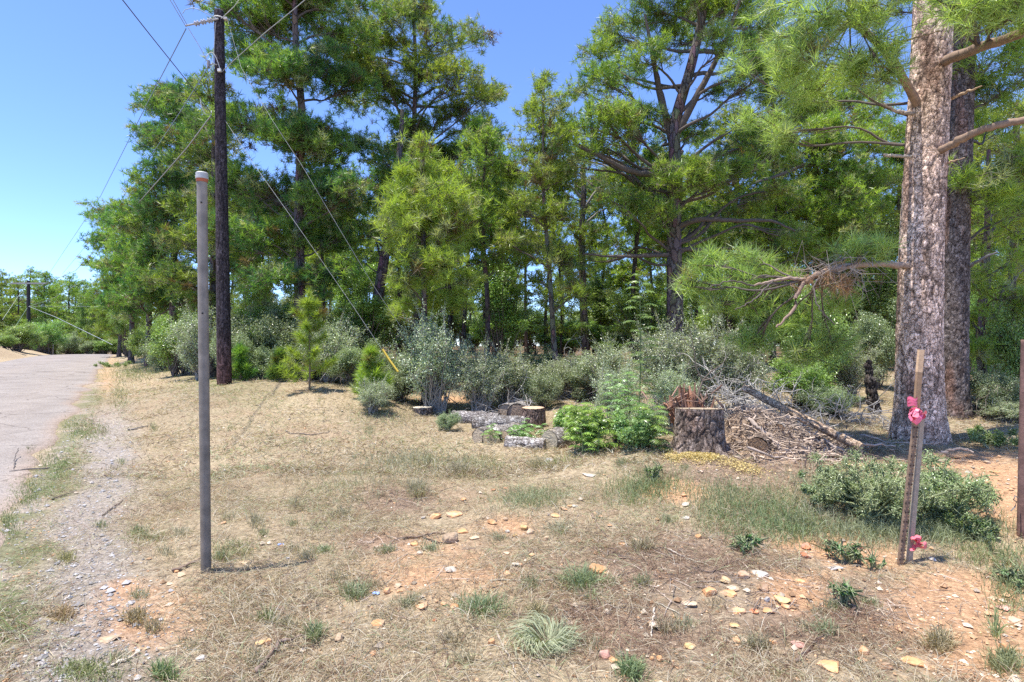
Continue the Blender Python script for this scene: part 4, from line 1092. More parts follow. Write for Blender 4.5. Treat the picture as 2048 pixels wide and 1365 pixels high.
# ------------------------------------------------------------------ utility pole, wires, guys
GREY = (.33, .32, .32)
pg = PG(449, 12.2); root = empty('utility_pole', pg)
tag(root, 'weathered dark wooden utility pole standing on the grass at the wood edge', 'utility pole')
top = P(438, 24, 12.2)
zs = np.linspace(0, 1, 30)[:, None]
path = pg + (top - pg) * zs; path[0, 2] -= .3
mb = MB(); bark_tube(mb, path, np.linspace(.15, .098, 30), .05, np.random.default_rng(4), light=(.085, .07, .075), dark=(.014, .012, .014), rust=(.09, .072, .07), depth=.006, stretch=7)
tubes(mb, np.array([[top, top + [0, 0, .03], top + [0, 0, .06]]]), np.array([[.098, .08, .01]]), 20, col=(.07, .06, .08))
def rel(o, r): o.parent = r; o.location = [-x for x in r.location]; return o
# reddish lower metre
Vc = mb.Cc[0]; hh = mb.V[0][:, 2] - pg[2]; k = np.clip(1 - hh / 1.3, 0, 1)[:, None] * .75
mb.Cc[0] = Vc * (1 - k) + Vc * np.array([2.2, 1.3, 1.0]) * k
rel(mb.build('shaft', M_hero, None, smooth=True), root)
mb = MB()
i0 = P(437, 38, 12.05); i1 = P(371, 52, 11.9)
t = np.linspace(0, 1, 60)[:, None]; pp = i0 + (i1 - i0) * t
r = np.full(60, .018)
for c_ in (.22, .30, .42, .50, .62, .70): r += .042 * np.exp(-((t[:, 0] - c_) / .028) ** 2)
tubes(mb, pp[None], r[None], 12, col=(.40, .38, .38), cap=True)
rel(mb.build('insulator', M_plain, None, smooth=True), root)
mb = MB()
th = np.linspace(0, 2 * PI, 16); c0 = P(438, 38, 12.2)
ring = np.stack([c0[0] + .11 * np.cos(th), c0[1] + .11 * np.sin(th), c0[2] + 0 * th], 1); tubes(mb, ring[None], np.full((1, 16), .014), 6, col=(.6, .58, .55))
box(mb, P(452, 38, 12.1), (.07, .07, .05), col=(.55, .5, .46))
rel(mb.build('band', M_wire, None), root)
mb = MB()
tubes(mb, np.array([[P(434, 130, 12.05), P(426, 128, 12.0), P(417, 130, 11.95)]]), np.full((1, 3), .012), 6, col=GREY)
tubes(mb, np.array([[P(417, 122, 11.95), P(417, 136, 11.95)]]), np.full((1, 2), .035), 8, col=(.3, .28, .28), cap=True)
box(mb, P(439, 141, 12.02), (.07, .05, .06), col=(.75, .72, .68))
rel(mb.build('bracket', M_wire, None), root)
mb = MB()
def arc(p0, p1, up, n=14):
    t = np.linspace(0, 1, n)[:, None]; a = p0 + (p1 - p0) * t; a[:, 2] += np.sin(t[:, 0] * PI) * up; return a
tubes(mb, arc(P(412, 115, 11.95), P(440, 138, 12.02), .22)[None], np.full((1, 14), .008), 5, col=(.6, .58, .55))
gl = np.stack([P(431 - 5 * s, 45 + 85 * s, 12.09) for s in np.linspace(0, 1, 8)]); tubes(mb, gl[None], np.full((1, 8), .008), 5, col=(.5, .5, .5))
tubes(mb, np.array([P(400, 195, 12), P(403, 215, 11.98), P(410, 228, 11.98), P(422, 232, 12.0), P(423, 222, 12.05)])[None], np.full((1, 5), .010), 5, col=(.5, .5, .5))
tubes(mb, np.array([P(365, 28, 11.9), P(370, 20, 11.9), P(385, 16, 11.95), P(400, 20, 12.0), P(418, 30, 12.05), P(436, 38, 12.1)])[None], np.full((1, 6), .009), 5, col=(.35, .42, .5))
rel(mb.build('jumper_wire', M_wire, None, smooth=True), root)

def wire(pts, r, label, colr=(.25, .25, .26), sag=0.0, n=30, name='wire', cat='wire'):
    pts = [np.asarray(p, float) for p in pts]; seg = []
    kk = np.linspace(0, 1, len(pts)); k3 = np.linspace(0, 1, n)
    sp = np.stack([np.interp(k3, kk, np.array(pts)[:, i]) for i in range(3)], 1)
    sp[:, 2] -= sag * 4 * k3 * (1 - k3)
    mb = MB(); tubes(mb, sp[None], np.full((1, n), r), 5, col=colr)
    return tag(mb.build(name, M_wire, smooth=True), label, cat)
wire([P(372, 54, 11.9), P(340, 0, 10.9), P(300, -90, 9.7)], .007, 'thin phase wire running up out of frame from the insulator, lower of the pair', (.35, .36, .38))
wire([P(374, 50, 11.9), P(346, 0, 11), P(310, -75, 10)], .007, 'thin wire running up out of frame from the insulator, upper of the pair', (.35, .36, .38))
wire([P(376, 56, 11.9), P(395, 87, 12.0), P(417, 126, 12.0)], .008, 'short pale wire slanting from the insulator tip down to the pole bracket', (.45, .45, .46))
wire([P(423, 228, 12.0), P(403, 200, 11.3), P(372, 160, 10.5), P(300, 70, 8.9), P(245, 0, 7.9), P(190, -70, 7.1)], .0085, 'thick dark overhead cable crossing the sky down to the pole', (.10, .10, .11))
wire([P(372, 58, 11.9), P(292, 212, 18), P(200, 395, 30), P(100, 545, 60)], .011, 'bluish thin wire dropping leftwards across open sky from the insulator', (.18, .24, .30))
wire([P(417, 134, 11.9), P(360, 225, 15), P(297, 320, 20), P(215, 440, 32), P(125, 548, 60)], .011, 'thin neutral wire passing behind the left pines down to the far pole', (.2, .25, .30))
wire([P(422, 232, 12), P(376, 294, 14), P(294, 387, 18.5), P(215, 475, 26), P(150, 543, 40), P(60, 580, 62)], .016, 'pale phone cable slanting from the pole across the left pines', (.30, .30, .28))
wire([P(455, 40, 12.2), P(483, 138, 11.7), P(551, 251, 11.1), P(602, 328, 10.9), P(681, 462, 10.6), P(751, 578, 10.7), P(815, 674, 10.9), P(870, 762, 11.5)], .0042, 'upper guy wire slanting from the pole top over the pines to the grey bush', (.30, .30, .29))
wire([P(446, 235, 12.2), P(510, 332, 11.6), P(602, 462, 11.0), P(700, 604, 10.7), P(765, 701, 10.5)], .0045, 'lower guy wire slanting from mid pole down to the yellow guard', (.30, .30, .29))
wire([P(765, 699, 10.5), P(780, 722, 10.45), P(796, 744, 10.4)], .022, 'yellow plastic guard on the lower guy wire in front of the dark bush', (.62, .44, .07), name='guy_guard', cat='cable guard')
wire([P(870, 762, 11.5), P(884, 781, 11.5), P(900, 803, 11.5)], .014, 'yellow guard half hidden in the tallest grey bush', (.75, .48, .05), name='guy_guard', cat='cable guard')
wire([P(440, 40, 12.2), P(468, 14, 11.5), P(500, -30, 10.5)], .007, 'short wire rising right from the very top of the pole', (.5, .5, .48))
wire([P(440, 148, 12.2), P(468, 121, 11.7), P(530, 66, 10.8), P(582, 24, 10), P(640, -25, 9.2)], .008, 'pale service wire rising to the right in front of the tall dark pine', (.32, .33, .31))

# far pole beyond the crest
x0, Y0 = (57 - 1024) / F * 56, 56.0
g = np.array([x0, Y0, tz(x0, Y0)]); root = empty('utility_pole', g); tag(root, 'far dark utility pole with a crossarm beyond the road crest', 'utility pole')
mb = MB(); tubes(mb, np.array([[g, [g[0], g[1], P(57, 562, 56)[2]]]]), np.array([[.19, .15]]), 10, col=(.05, .045, .045)); rel(mb.build('shaft', M_twig, None, smooth=True), root)
mb = MB(); box(mb, P(57, 567, 55.8), (3.6, .12, .14), col=(.3, .29, .29)); rel(mb.build('crossarm', M_twig, None), root)
wire([P(57, 613, 56), P(110, 634, 46), P(180, 668, 40), P(225, 690, 38)], .013, 'pale sagging wire from the far pole across to the roadside pines', (.5, .52, .55))
wire([P(57, 613, 56), P(100, 600, 50), P(170, 560, 35)], .011, 'wire curving up right from the middle of the far pole', (.35, .38, .38))
wire([P(57, 613, 56), P(150, 613, 52), P(230, 615, 50)], .011, 'level wire running right from the middle of the far pole', (.35, .38, .38))
wire([P(57, 567, 56), P(35, 595, 54), P(5, 640, 50)], .012, 'wire dropping left from the crossarm of the far pole', (.5, .52, .5))
wire([P(55, 615, 56), P(30, 655, 50)], .015, 'steep guy wire of the far pole above its yellow guard', (.2, .3, .22))
wire([P(30, 654, 48), P(12, 682, 38)], .05, 'pale yellow guy guard standing on the tan bank left of the road', (.75, .68, .2), name='guy_guard', cat='cable guard')
# white sign board on a post, far
x0, Y0 = (106 - 1024) / F * 50, 50.0; g = np.array([x0, Y0, tz(x0, Y0)]); root = empty('road_sign', g); tag(root, 'small white sign board on a thin post by the far trees', 'sign')
mb = MB(); box(mb, P(106, 683, 50), (.52, .03, .20), col=(.82, .82, .8)); rel(mb.build('board', M_plain, None), root)
mb = MB(); zt = P(106, 684, 50)[2]; tubes(mb, np.array([[g, [g[0], g[1] + .04, zt]]]), np.full((1, 2), .025), 6, col=(.3, .3, .3)); rel(mb.build('post', M_plain, None), root)
# sliver of white house at the left edge
x0, Y0 = (-20 - 1024) / F * 55, 55.0; g = np.array([x0, Y0, .8]); root = empty('house', g); tag(root, 'white house corner showing past the bank at the left edge', 'house')
mb = MB(); zt = P(0, 678, 55)[2]
box(mb, (x0, Y0 + 2, (zt - 3) / 2), (2.4, 4, zt + 3), col=(.78, .8, .82)); rel(mb.build('wall', M_plain, None), root)
mb = MB(); mb.add([[x0 - 1.5, Y0 - .3, zt + .01], [x0 + 1.5, Y0 - .3, zt + .01], [x0 + 1.5, Y0 + 4.3, zt + .01], [x0 - 1.5, Y0 + 4.3, zt + .01], [x0 - 1.5, Y0 + 2, zt + .3], [x0 + 1.5, Y0 + 2, zt + .3]], quads=[(0, 1, 5, 4), (2, 3, 4, 5)], tris=[(0, 4, 3), (1, 2, 5)], col=(.6, .62, .64)); rel(mb.build('roof', M_plain, None), root)

# ------------------------------------------------------------------ galvanised sign post
g = GP(412, 1143); Yp = g[1]
topp = P(404, 360, Yp); root = empty('metal_post', g); tag(root, 'bare grey galvanised steel post standing upright in the dry grass', 'post')
zs = np.linspace(0, 1, 40)[:, None]; path = g + (topp - g) * zs; path[0, 2] -= .1
m_galv = vc_mat('galvanised_steel', rough=.55, noise_scale=11, amt=.30, bump=.0015, spec=.3, metallic=.05)
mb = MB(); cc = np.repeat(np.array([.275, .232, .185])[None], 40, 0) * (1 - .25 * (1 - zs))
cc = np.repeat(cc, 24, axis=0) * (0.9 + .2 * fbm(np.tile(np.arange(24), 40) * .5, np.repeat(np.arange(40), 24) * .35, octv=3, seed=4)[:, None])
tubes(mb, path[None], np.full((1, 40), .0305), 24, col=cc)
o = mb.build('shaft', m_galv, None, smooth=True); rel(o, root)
mb = MB()
for v in (405, 627):
    c_ = P(402.5 + (v - 405) * .01, v, Yp - .0315); tubes(mb, np.array([[c_ + [0, .002, 0], c_ - [0, .0015, 0]]]), np.array([[.0055, .005]]), 14, col=(.012, .012, .012), cap=True)
rel(mb.build('bolt_hole', M_plain, None), root)
mb = MB(); c1 = topp.copy(); tubes(mb, np.array([[c1 - [0, 0, .016], c1 + [0, 0, .004]]]), np.full((1, 2), .0335), 24, col=(.45, .13, .06)); rel(mb.build('rust_ring', M_plain, None, smooth=True), root)
mb = MB()
tubes(mb, np.array([[c1 + [0, 0, .004], c1 + [0, 0, .022], c1 + [0, 0, .0225], c1 + [0, 0, .040], c1 + [0, 0, .046]]]), np.array([[.0375, .0375, .0355, .0365, .030]]), 24, col=(.46, .45, .42), cap=True)
rel(mb.build('cap', m_galv, None, smooth=False), root)

# ------------------------------------------------------------------ ribboned stakes, brown post
def prism(mb, p0, p1, wx, wy, col, holes=0):
    p0 = np.asarray(p0, float); p1 = np.asarray(p1, float); d = norm(p1 - p0)
    a = norm(np.cross(d, [0, 1, 0])); b = np.cross(a, d)
    n = 24; V = []
    for i in range(n):
        c_ = p0 + (p1 - p0) * i / (n - 1)
        for sx, sy in ((-1, -1), (1, -1), (1, 1), (-1, 1)): V.append(c_ + a * sx * wx / 2 + b * sy * wy / 2)
    q = []
    for i in range(n - 1):
        for k in range(4): q.append((i * 4 + k, i * 4 + (k + 1) % 4, i * 4 + 4 + (k + 1) % 4, i * 4 + 4 + k))
    q.append((3, 2, 1, 0)); q.append(((n - 1) * 4, (n - 1) * 4 + 1, (n - 1) * 4 + 2, (n - 1) * 4 + 3))
    mb.add(V, quads=q, col=col)
Ys = GP(1803, 1132)[1]
sa = GP(1800, 1130); root = empty('survey_stake', sa); tag(root, 'taller leaning stake with a pale orange tip and a studded rusty lower shaft', 'stake')
mb = MB(); pa = P(1799, 1140, Ys); pb = P(1830, 852, Ys); pc = P(1838, 745, Ys); pd = P(1842, 700, Ys)
prism(mb, pa, pb, .031, .020, (.25, .17, .115)); rng = np.random.default_rng(8)
for k in range(46):
    c_ = pa + (pb - pa) * (k + .5) / 46
    for sx in (-.012, .012): box(mb, c_ + [sx + rng.normal(0, .002), -.012, 0], (.007, .006, .009), col=(.30, .2, .13) if k % 3 else (.06, .04, .03))
rel(mb.build('rusty_shaft', M_rock, None), root)
mb = MB(); prism(mb, pb, pc + (pd - pc) * .05, .034, .020, (.34, .215, .125)); prism(mb, pc, pd, .035, .0205, (.66, .44, .26)); rel(mb.build('wooden_upper', M_cut, None), root)
sb = GP(1819, 1133); root = empty('survey_stake', sb); tag(root, 'shorter grey wooden stake tied to the tall one below the ribbon', 'stake')
mb = MB(); q0 = P(1817, 1140, Ys + .02); q1 = P(1843, 832, Ys + .03); prism(mb, q0, q1, .029, .026, (.42, .34, .25)); rel(mb.build('shaft', M_cut, None), root)
def ribbon(u, v, n, size, label, seed, wrap=False, Yr=None):
    rng = np.random.default_rng(seed); mb = MB(); Yr = Yr or Ys - .03
    c_ = P(u, v, Yr); PINK = np.array([.88, .17, .25])
    if wrap:
        for dz in (.03, .05, .07):
            th = np.linspace(0, 2 * PI, 24); a = np.stack([c_[0] - .004 + .028 * np.cos(th), Yr + .03 + .030 * np.sin(th), c_[2] + dz + .006 * np.sin(th * 3 + dz * 50)], 1)
            V = np.concatenate([a, a + [0, 0, .018]]); q = [(i, i + 1, i + 25, i + 24) for i in range(23)]
            mb.add(V, quads=q, col=PINK * rng.uniform(.8, 1.1))
    for k in range(n):
        d = norm(rng.normal(size=3) * [1, .6, 1.1]); s = norm(np.cross(d, rng.normal(size=3))); m = 8; d[2] -= .25
        L = size * rng.uniform(.5, 1); t = np.linspace(0, 1, m)[:, None]
        a = c_ + rng.normal(0, size * .12, 3) + d * t * L + np.cross(d, s) * np.sin(t * rng.uniform(4, 9)) * size * .35 - np.array([0, 0, 1]) * t ** 2 * size * .35
        a[:, 1] = np.minimum(a[:, 1], Yr + .02)
        wv = s * (.014 + .005 * np.sin(t * 9))
        V = np.concatenate([a - wv, a + wv]); q = [(i, i + 1, i + m + 1, i + m) for i in range(m - 1)]
        mb.add(V, quads=q, col=PINK * rng.uniform(.75, 1.15) + [0, .06 * rng.random(), .06 * rng.random()])
    m_ = M_ribbon
    return tag(mb.build('marking_ribbon', m_, smooth=True), label, 'ribbon')
M_ribbon = leaf_mat('pink_ribbon', rough=.35, trans=.08, spec=.5, jitter=0)
ribbon(1832, 822, 24, .062, 'bright pink marking ribbon knotted round the two stakes', 3, True)
ribbon(1836, 1078, 5, .07, 'pink ribbon end hanging low beside the stake foot', 4)
gr = GP(1717, 1104); ribbon(1717, 1096, 3, .06, 'small scrap of pink ribbon standing in the weeds left of the stakes', 5, Yr=gr[1])

gpst = GP(2040, 1074); root = empty('steel_post', gpst); tag(root, 'purplish brown post cut by the right picture edge', 'post')
Yq = gpst[1]; mb = MB(); a = P(2051, 1085, Yq); b = P(2060, 680, Yq); n = 60; t = np.linspace(0, 1, n)[:, None]
cc = np.repeat(np.array([.20, .115, .095])[None], n * 18, 0) * (.75 + .5 * fbm(np.tile(np.arange(18), n) * .4, np.repeat(np.arange(n), 18) * .3, octv=3, seed=6)[:, None])
tubes(mb, (a + (b - a) * t)[None], np.full((1, n), .052), 18, col=cc, cap=True); rel(mb.build('shaft', M_rock, None, smooth=True), root)
mb = MB(); tubes(mb, np.array([P(2036, 996, Yq - .02), P(2030, 992, Yq - .05), P(2027, 1000, Yq - .05), P(2033, 1004, Yq - .03), P(2030, 1014, Yq - .04), P(2022, 1022, Yq - .06)])[None], np.full((1, 6), .004), 5, col=(.2, .19, .18)); rel(mb.build('wire_loop', M_wire, None, smooth=True), root)

# ------------------------------------------------------------------ stumps, logs
def cutface(mb, c, nrm, r, rng, col=(.50, .38, .24), cracks=True):
    nrm = norm(np.asarray(nrm, float)); a = norm(np.cross(nrm, [0.1, .2, 1.0] if abs(nrm[2]) < .8 else [1, 0, 0])); b = np.cross(nrm, a)
    K = 36; Rn = 12; V = [c]; cl = [np.array(col) * .6]
    wob = 1 + .06 * np.sin(np.arange(K) / K * 2 * PI * 2 + rng.uniform(0, 6)) + rng.normal(0, .015, K)
    for j in range(1, Rn + 1):
        for k in range(K):
            th = k / K * 2 * PI; rr = r * j / Rn * wob[k]
            V.append(c + a * math.cos(th) * rr + b * math.sin(th) * rr + nrm * rng.normal(0, .0015))
            s = (.85 if j % 2 else 1.08) * (1 + .12 * math.sin(th * 3 + j)) * (.85 if j > Rn - 2 else 1)
            cl.append(np.array(col) * s * rng.uniform(.88, 1.1))
    tris = [(0, 1 + k, 1 + (k + 1) % K) for k in range(K)]
    q = [(1 + j * K + k, 1 + (j + 1) * K + k, 1 + (j + 1) * K + (k + 1) % K, 1 + j * K + (k + 1) % K) for j in range(Rn - 1) for k in range(K)]
    mb.add(V, tris=tris, quads=q, col=np.array(cl))
def log(p0, p1, r, label, seed, light=(.36, .33, .30), cutc=(.42, .34, .24), cut2=None, cell=.05, cat='log', taper=.92, dark=(.06, .05, .045)):
    rng = np.random.default_rng(seed); p0 = np.asarray(p0, float); p1 = np.asarray(p1, float)
    root = empty('log', p0); tag(root, label, cat)
    t = np.linspace(0, 1, 12)[:, None]; pth = p0 + (p1 - p0) * t; pth[1:-1] += rng.normal(0, r * .05, (10, 3))
    mb = MB(); bark_tube(mb, pth, np.linspace(r, r * taper, 12), cell, rng, light=light, dark=dark, rust=(.26, .20, .16), depth=.012, stretch=1.8, dense=1.2)
    rel(mb.build('bark', M_hero, None, smooth=True), root)
    mb = MB(); cutface(mb, p0 - norm(p1 - p0) * .002, p0 - p1, r * .97, rng, cutc); rel(mb.build('cut_face', M_cut, None), root)
    mb = MB(); cutface(mb, p1 + norm(p1 - p0) * .002, p1 - p0, r * taper * .97, rng, cut2 or cutc); rel(mb.build('cut_face', M_cut, None), root)
    return root
def lg(u0, v0, Y0, u1, v1, Y1, r, label, seed, **k): return log(P(u0, v0, Y0), P(u1, v1, Y1), r, label, seed, **k)
lg(1098, 884, 7.6, 1180, 868, 8.4, .155, 'front log with a grey round end pointing at the camera, right of the others', 301, cutc=(.42, .36, .25))
lg(1102, 873, 7.75, 1150, 868, 8.6, .11, 'smaller log with a bright ringed end lying on the front right log', 302, cutc=(.68, .55, .36))
lg(983, 880, 7.9, 1030, 862, 8.7, .15, 'log with a tan sawn end lying left of the pale barked log', 303, cutc=(.45, .35, .22))
lg(1008, 876, 7.9, 1040, 872, 8.4, .10, 'small log butted against the tan ended log', 304, cutc=(.42, .31, .2))
lg(959, 873, 8.0, 990, 862, 8.9, .115, 'leftmost small log of the front group with an oval end', 305, cutc=(.50, .40, .28))
lg(1012, 888, 7.7, 1088, 893, 7.6, .11, 'pale barked log lying crosswise between the front sawn ends', 306, light=(.48, .44, .40))
lg(948, 850, 9.3, 1052, 850, 9.1, .155, 'long dark furrowed log lying behind the grass in the middle row', 307, light=(.30, .28, .26), cell=.06)
lg(905, 836, 9.9, 1000, 840, 9.6, .13, 'long log lying behind the thin stemmed dark leaved bush', 308, light=(.34, .31, .29))
lg(1034, 828, 9.6, 1040, 822, 10.2, .18, 'thick log end leaning on the upright red barked block', 309, cutc=(.32, .23, .16))
lg(1012, 826, 9.9, 1030, 822, 10.5, .16, 'log end left of the thick one, half hidden in twigs', 310, cutc=(.34, .26, .18))
def block(u, vb, vt, Y, r, label, seed, light, cutc, flare=0., cell=.05, tilt=(0, 0), name='tree_stump', cat='stump', nrt=0):
    rng = np.random.default_rng(seed); g = P(u, vb, Y); zg = tz(g[0], g[1]); zb = min(g[2], zg); H = CAMH - (vt - 682.5) / F * Y - zb
    root = empty(name, (g[0], g[1], zb)); tag(root, label, cat)
    t = np.linspace(0, 1, 20)[:, None]; pth = np.array([g[0], g[1], zb - .06]) + t * np.array([tilt[0], tilt[1], H + .06])
    rad = r * (1 + .10 * (1 - t[:, 0]) + flare * np.exp(-t[:, 0] * 7))
    mb = MB()
    fl = (lambda TT, LL: .16 * np.exp(-LL / .12) * (np.sin(TT * 2 * PI * 5 + 1) + .5 * np.sin(TT * 2 * PI * 3))) if flare else None
    bark_tube(mb, pth, rad, cell, rng, light=light, dark=(.055, .042, .036), rust=(.25, .155, .11), depth=.022 if flare else .014, stretch=3.0, warp=1.3, fm=.1, dense=1.5, flare=fl)
    bk = mb
    nr = np.array([0, .085, 1.0]) if flare else np.array([0, 0, 1.])
    if flare:
        Vb = mb.V[0]; Vb[:, 2] -= (Vb[:, 1] - g[1]) * .085 * np.clip((Vb[:, 2] - zb) / H, 0, 1)
        for k in range(26):
            a = rng.uniform(0, 2 * PI); e = pth[-1] + np.array([math.cos(a) * rad[-1] * .93, math.sin(a) * rad[-1] * .93, -math.sin(a) * rad[-1] * .08 - .02])
            tubes(mb, np.array([[e, e + [0, 0, rng.uniform(.01, .045)]]]), np.array([[.012, .004]]), 4, col=np.array(light) * rng.uniform(.6, 1.5))
    mb = MB(); cutface(mb, pth[-1] + [0, 0, .004], nr, rad[-1] * .97, rng, cutc); rel(mb.build('cut_face', M_cut, None), root)
    mb = bk
    if nrt:
        for k in range(nrt):
            a = rng.uniform(0, 2 * PI); d = np.array([math.cos(a), math.sin(a), 0]); s0 = np.array([g[0], g[1], zb + .10]) + d * r * .9
            pts = [s0]
            for j in range(1, 6): q = s0 + d * .07 * j + rng.normal(0, .012, 3); q[2] = tz(q[0], q[1]) + .03 - .012 * j; pts.append(q)
            tubes(mb, np.array(pts)[None], np.linspace(.075, .02, 6)[None] * rng.uniform(.6, 1.1), 8, col=np.array([.26, .21, .18]) * rng.uniform(.8, 1.2))
    rel(mb.build('bark', M_hero, None, smooth=True), root)
    return root
block(1397, 898, 818, 6.4, .262, 'big pine stump with deep plated bark and yellow sawdust at its foot', 311, (.27, .21, .17), (.38, .30, .21), flare=.30, cell=.07, tilt=(.01, .0), nrt=9)
block(1066, 854, 816, 9.2, .20, 'upright red barked stump block with a flat pale orange top', 312, (.27, .19, .15), (.60, .42, .28), cell=.04)
block(845, 840, 815, 10.6, .19, 'small low stump with a whitish sawn top at the left of the logs', 313, (.24, .20, .17), (.66, .58, .46))
block(1140, 845, 815, 9.3, .12, 'pale stripped wood block mostly hidden by the bright leafy growth', 314, (.42, .34, .24), (.5, .4, .28))

# splintered red wood behind the big stump
rng = np.random.default_rng(15); mb = MB(); c0 = P(1378, 822, 6.95)
for k in range(190):
    b0 = c0 + np.array([rng.normal(0, .085), rng.normal(0, .1), rng.uniform(-.25, .0)])
    lean = (b0[0] - c0[0]) * .25
    L = rng.uniform(.05, .20) + (.20 if abs(b0[0] - c0[0] + .02) < .05 and rng.random() < .5 else 0) + (.08 if b0[0] - c0[0] > .12 else 0)
    tp_ = b0 + np.array([lean + rng.normal(0, .05), rng.normal(0, .05), L]); wd = rng.uniform(.012, .045)
    tubes(mb, np.array([[b0, (b0 + tp_) / 2 + rng.normal(0, .015, 3), tp_]]), np.array([[wd, wd * .85, wd * .3]]), 4, col=np.array([.36, .185, .115]) * rng.uniform(.45, 1.5))
for k in range(40):
    b0 = P(1378 + rng.normal(0, 30), 815 + rng.normal(0, 12), 6.9); tubes(mb, np.array([[b0, b0 + rng.normal(0, .09, 3), b0 + rng.normal(0, .13, 3)]]), np.array([[.012, .010, .003]]), 5, col=np.array([.33, .20, .14]) * rng.uniform(.6, 1.3))
tag(mb.build('splintered_wood', M_cut), 'torn reddish splintered heartwood rising behind the big stump', 'torn stump')
# bare forked sapling behind it
mb = MB(); B0 = P(1392, 800, 6.8)
def bz(*p, r0=.01, r1=.004, c=(.19, .15, .11)): tubes(mb, np.array([P(*q) for q in p])[None], np.linspace(r0, r1, len(p))[None], 6, col=c)
bz((1392, 812, 6.8), (1398, 785, 6.8), (1405, 762, 6.8), r0=.014, r1=.011); bz((1405, 762, 6.8), (1398, 748, 6.8), (1392, 735, 6.8), (1388, 700, 6.8), (1380, 660, 6.8)); bz((1405, 762, 6.8), (1420, 745, 6.75), (1445, 728, 6.7), (1460, 705, 6.7)); bz((1405, 762, 6.8), (1425, 757, 6.7), (1450, 735, 6.6), r1=.003)
bz((1388, 700, 6.8), (1375, 690, 6.8), (1366, 676, 6.8), r0=.005, r1=.002)
tag(mb.build('bare_sapling', M_twig, smooth=True), 'leafless forked sapling standing behind the splintered red wood', 'sapling')

# sawdust
mb = MB(); rng = np.random.default_rng(21); n = 9000
cs = np.array([[1358, 908, 20, 8], [1395, 914, 24, 7], [1465, 932, 26, 8], [1500, 943, 22, 5], [1345, 918, 10, 6], [1700, 940, 26, 6], [1420, 915, 12, 5]])
pk = rng.choice(7, n, p=[.38, .32, .08, .04, .08, .02, .08]); uu = cs[pk, 0] + rng.normal(0, 1, n) * cs[pk, 2] * .75; vv = cs[pk, 1] + rng.normal(0, 1, n) * cs[pk, 3] * .8
Yv = np.array([GP(u, v)[1] for u, v in cs[:, :2]])[pk]; X = (uu - 1024) / F * Yv; Yr = Yv + (cs[pk, 1] - vv) / F * Yv * 4.2
pz = np.stack([X, Yr, terr(X, Yr) + rng.uniform(.004, .045, n)], 1)
leaf_quads(mb, pz, norm(rng.normal(0, .5, (n, 3)) + [0, 0, 1.]), .018, np.array([[.70, .52, .25]]) * rng.uniform(.5, 1.2, (n, 1)), rng, .7)
tag(mb.build('sawdust', M_grass), 'yellow sawdust spilled round the foot of the big stump', kind='stuff')

# leaning log, brush pile
root = lg(1487, 776, 7.2, 1722, 896, 5.95, .042, 'long stripped log leaning over the brush pile, grey above and orange brown below', 320, light=(.52, .38, .26), dark=(.30, .21, .14), cutc=(.3, .25, .2), cell=.09, taper=1.15)
rng = np.random.default_rng(33)
mb = MB(); cen = P(1555, 880, 6.6); gz = tz(cen[0], cen[1])
def heap(x, y):
    """height of the brush pile above the ground"""
    return .36 * np.exp(-((x - cen[0] + .1) / .38) ** 2 - ((y - cen[1]) / .45) ** 2) + .10 * np.exp(-((x - cen[0] - .45) / .4) ** 2 - ((y - cen[1]) / .35) ** 2) + .25*np.exp(-((x - cen[0] + .40) / .2) ** 2 - ((y - cen[1]-.2) / .3) ** 2)
hx = np.linspace(cen[0] - 1.2, cen[0] + 1.4, 110); hy = np.linspace(cen[1] - 1.0, cen[1] + 1.2, 90); HX, HY = np.meshgrid(hx, hy)
hh = heap(HX, HY); HZ = terr(HX, HY) + hh * (1 + .5 * (fbm(HX * 7, HY * 7, octv=4, seed=3) - .5)) + (fbm(HX * 18, HY * 18, octv=2, seed=4) - .5) * .06 * np.clip(hh * 8, 0, 1) - .02
idx = np.arange(HX.size).reshape(HX.shape); q = np.stack([idx[:-1, :-1], idx[:-1, 1:], idx[1:, 1:], idx[1:, :-1]], -1).reshape(-1, 4)
cl = np.array([.30, .215, .15]) * (.6 + .8 * fbm(HX * 9, HY * 9, octv=3, seed=8)[..., None])
mb.add(np.stack([HX, HY, HZ], -1), quads=q, col=cl.reshape(-1, 3))
n = 2200; a = rng.uniform(0, 2 * PI, n); x = cen[0] + rng.normal(.0, .40, n); y = cen[1] + rng.normal(-.05, .36, n); z = terr(x, y) + heap(x, y) + rng.uniform(0, .07, n)
L = rng.uniform(.06, .32, n); d = np.stack([np.cos(a), np.sin(a) * .8, rng.normal(-.15, .3, n)], 1); d = norm(d)
p0 = np.stack([x, y, z], 1); t = np.array([-.5, -.2, .2, .5])[None, :, None]
pp = p0[:, None] + d[:, None] * t * L[:, None, None]; pp[:, 1:3] += rng.normal(0, .012, (n, 2, 3)); pp[:, :, 2] = np.maximum(pp[:, :, 2], terr(pp[:, :, 0], pp[:, :, 1]) + .01)
tubes(mb, pp, np.array([[1, .9, .8, .4]]) * (.0015 + .010 * rng.random((n, 1)) ** 3), 4, col=np.array([.44, .34, .26]) * rng.uniform(.5, 1.35, (n, 1)))
tag(mb.build('brush_pile', M_twig, smooth=False), 'low pile of raked twigs bark and soil between the big stump and leaning log', 'brush pile')
lg(1516, 893, 6.15, 1540, 868, 6.6, .105, 'gnarled brown knotted log end at the front of the brush pile', 321, light=(.36, .28, .22), cutc=(.30, .19, .11), cell=.07)
lg(1560, 857, 6.3, 1568, 848, 6.7, .05, 'small round cut branch end high in the brush pile', 322, cutc=(.34, .21, .12))
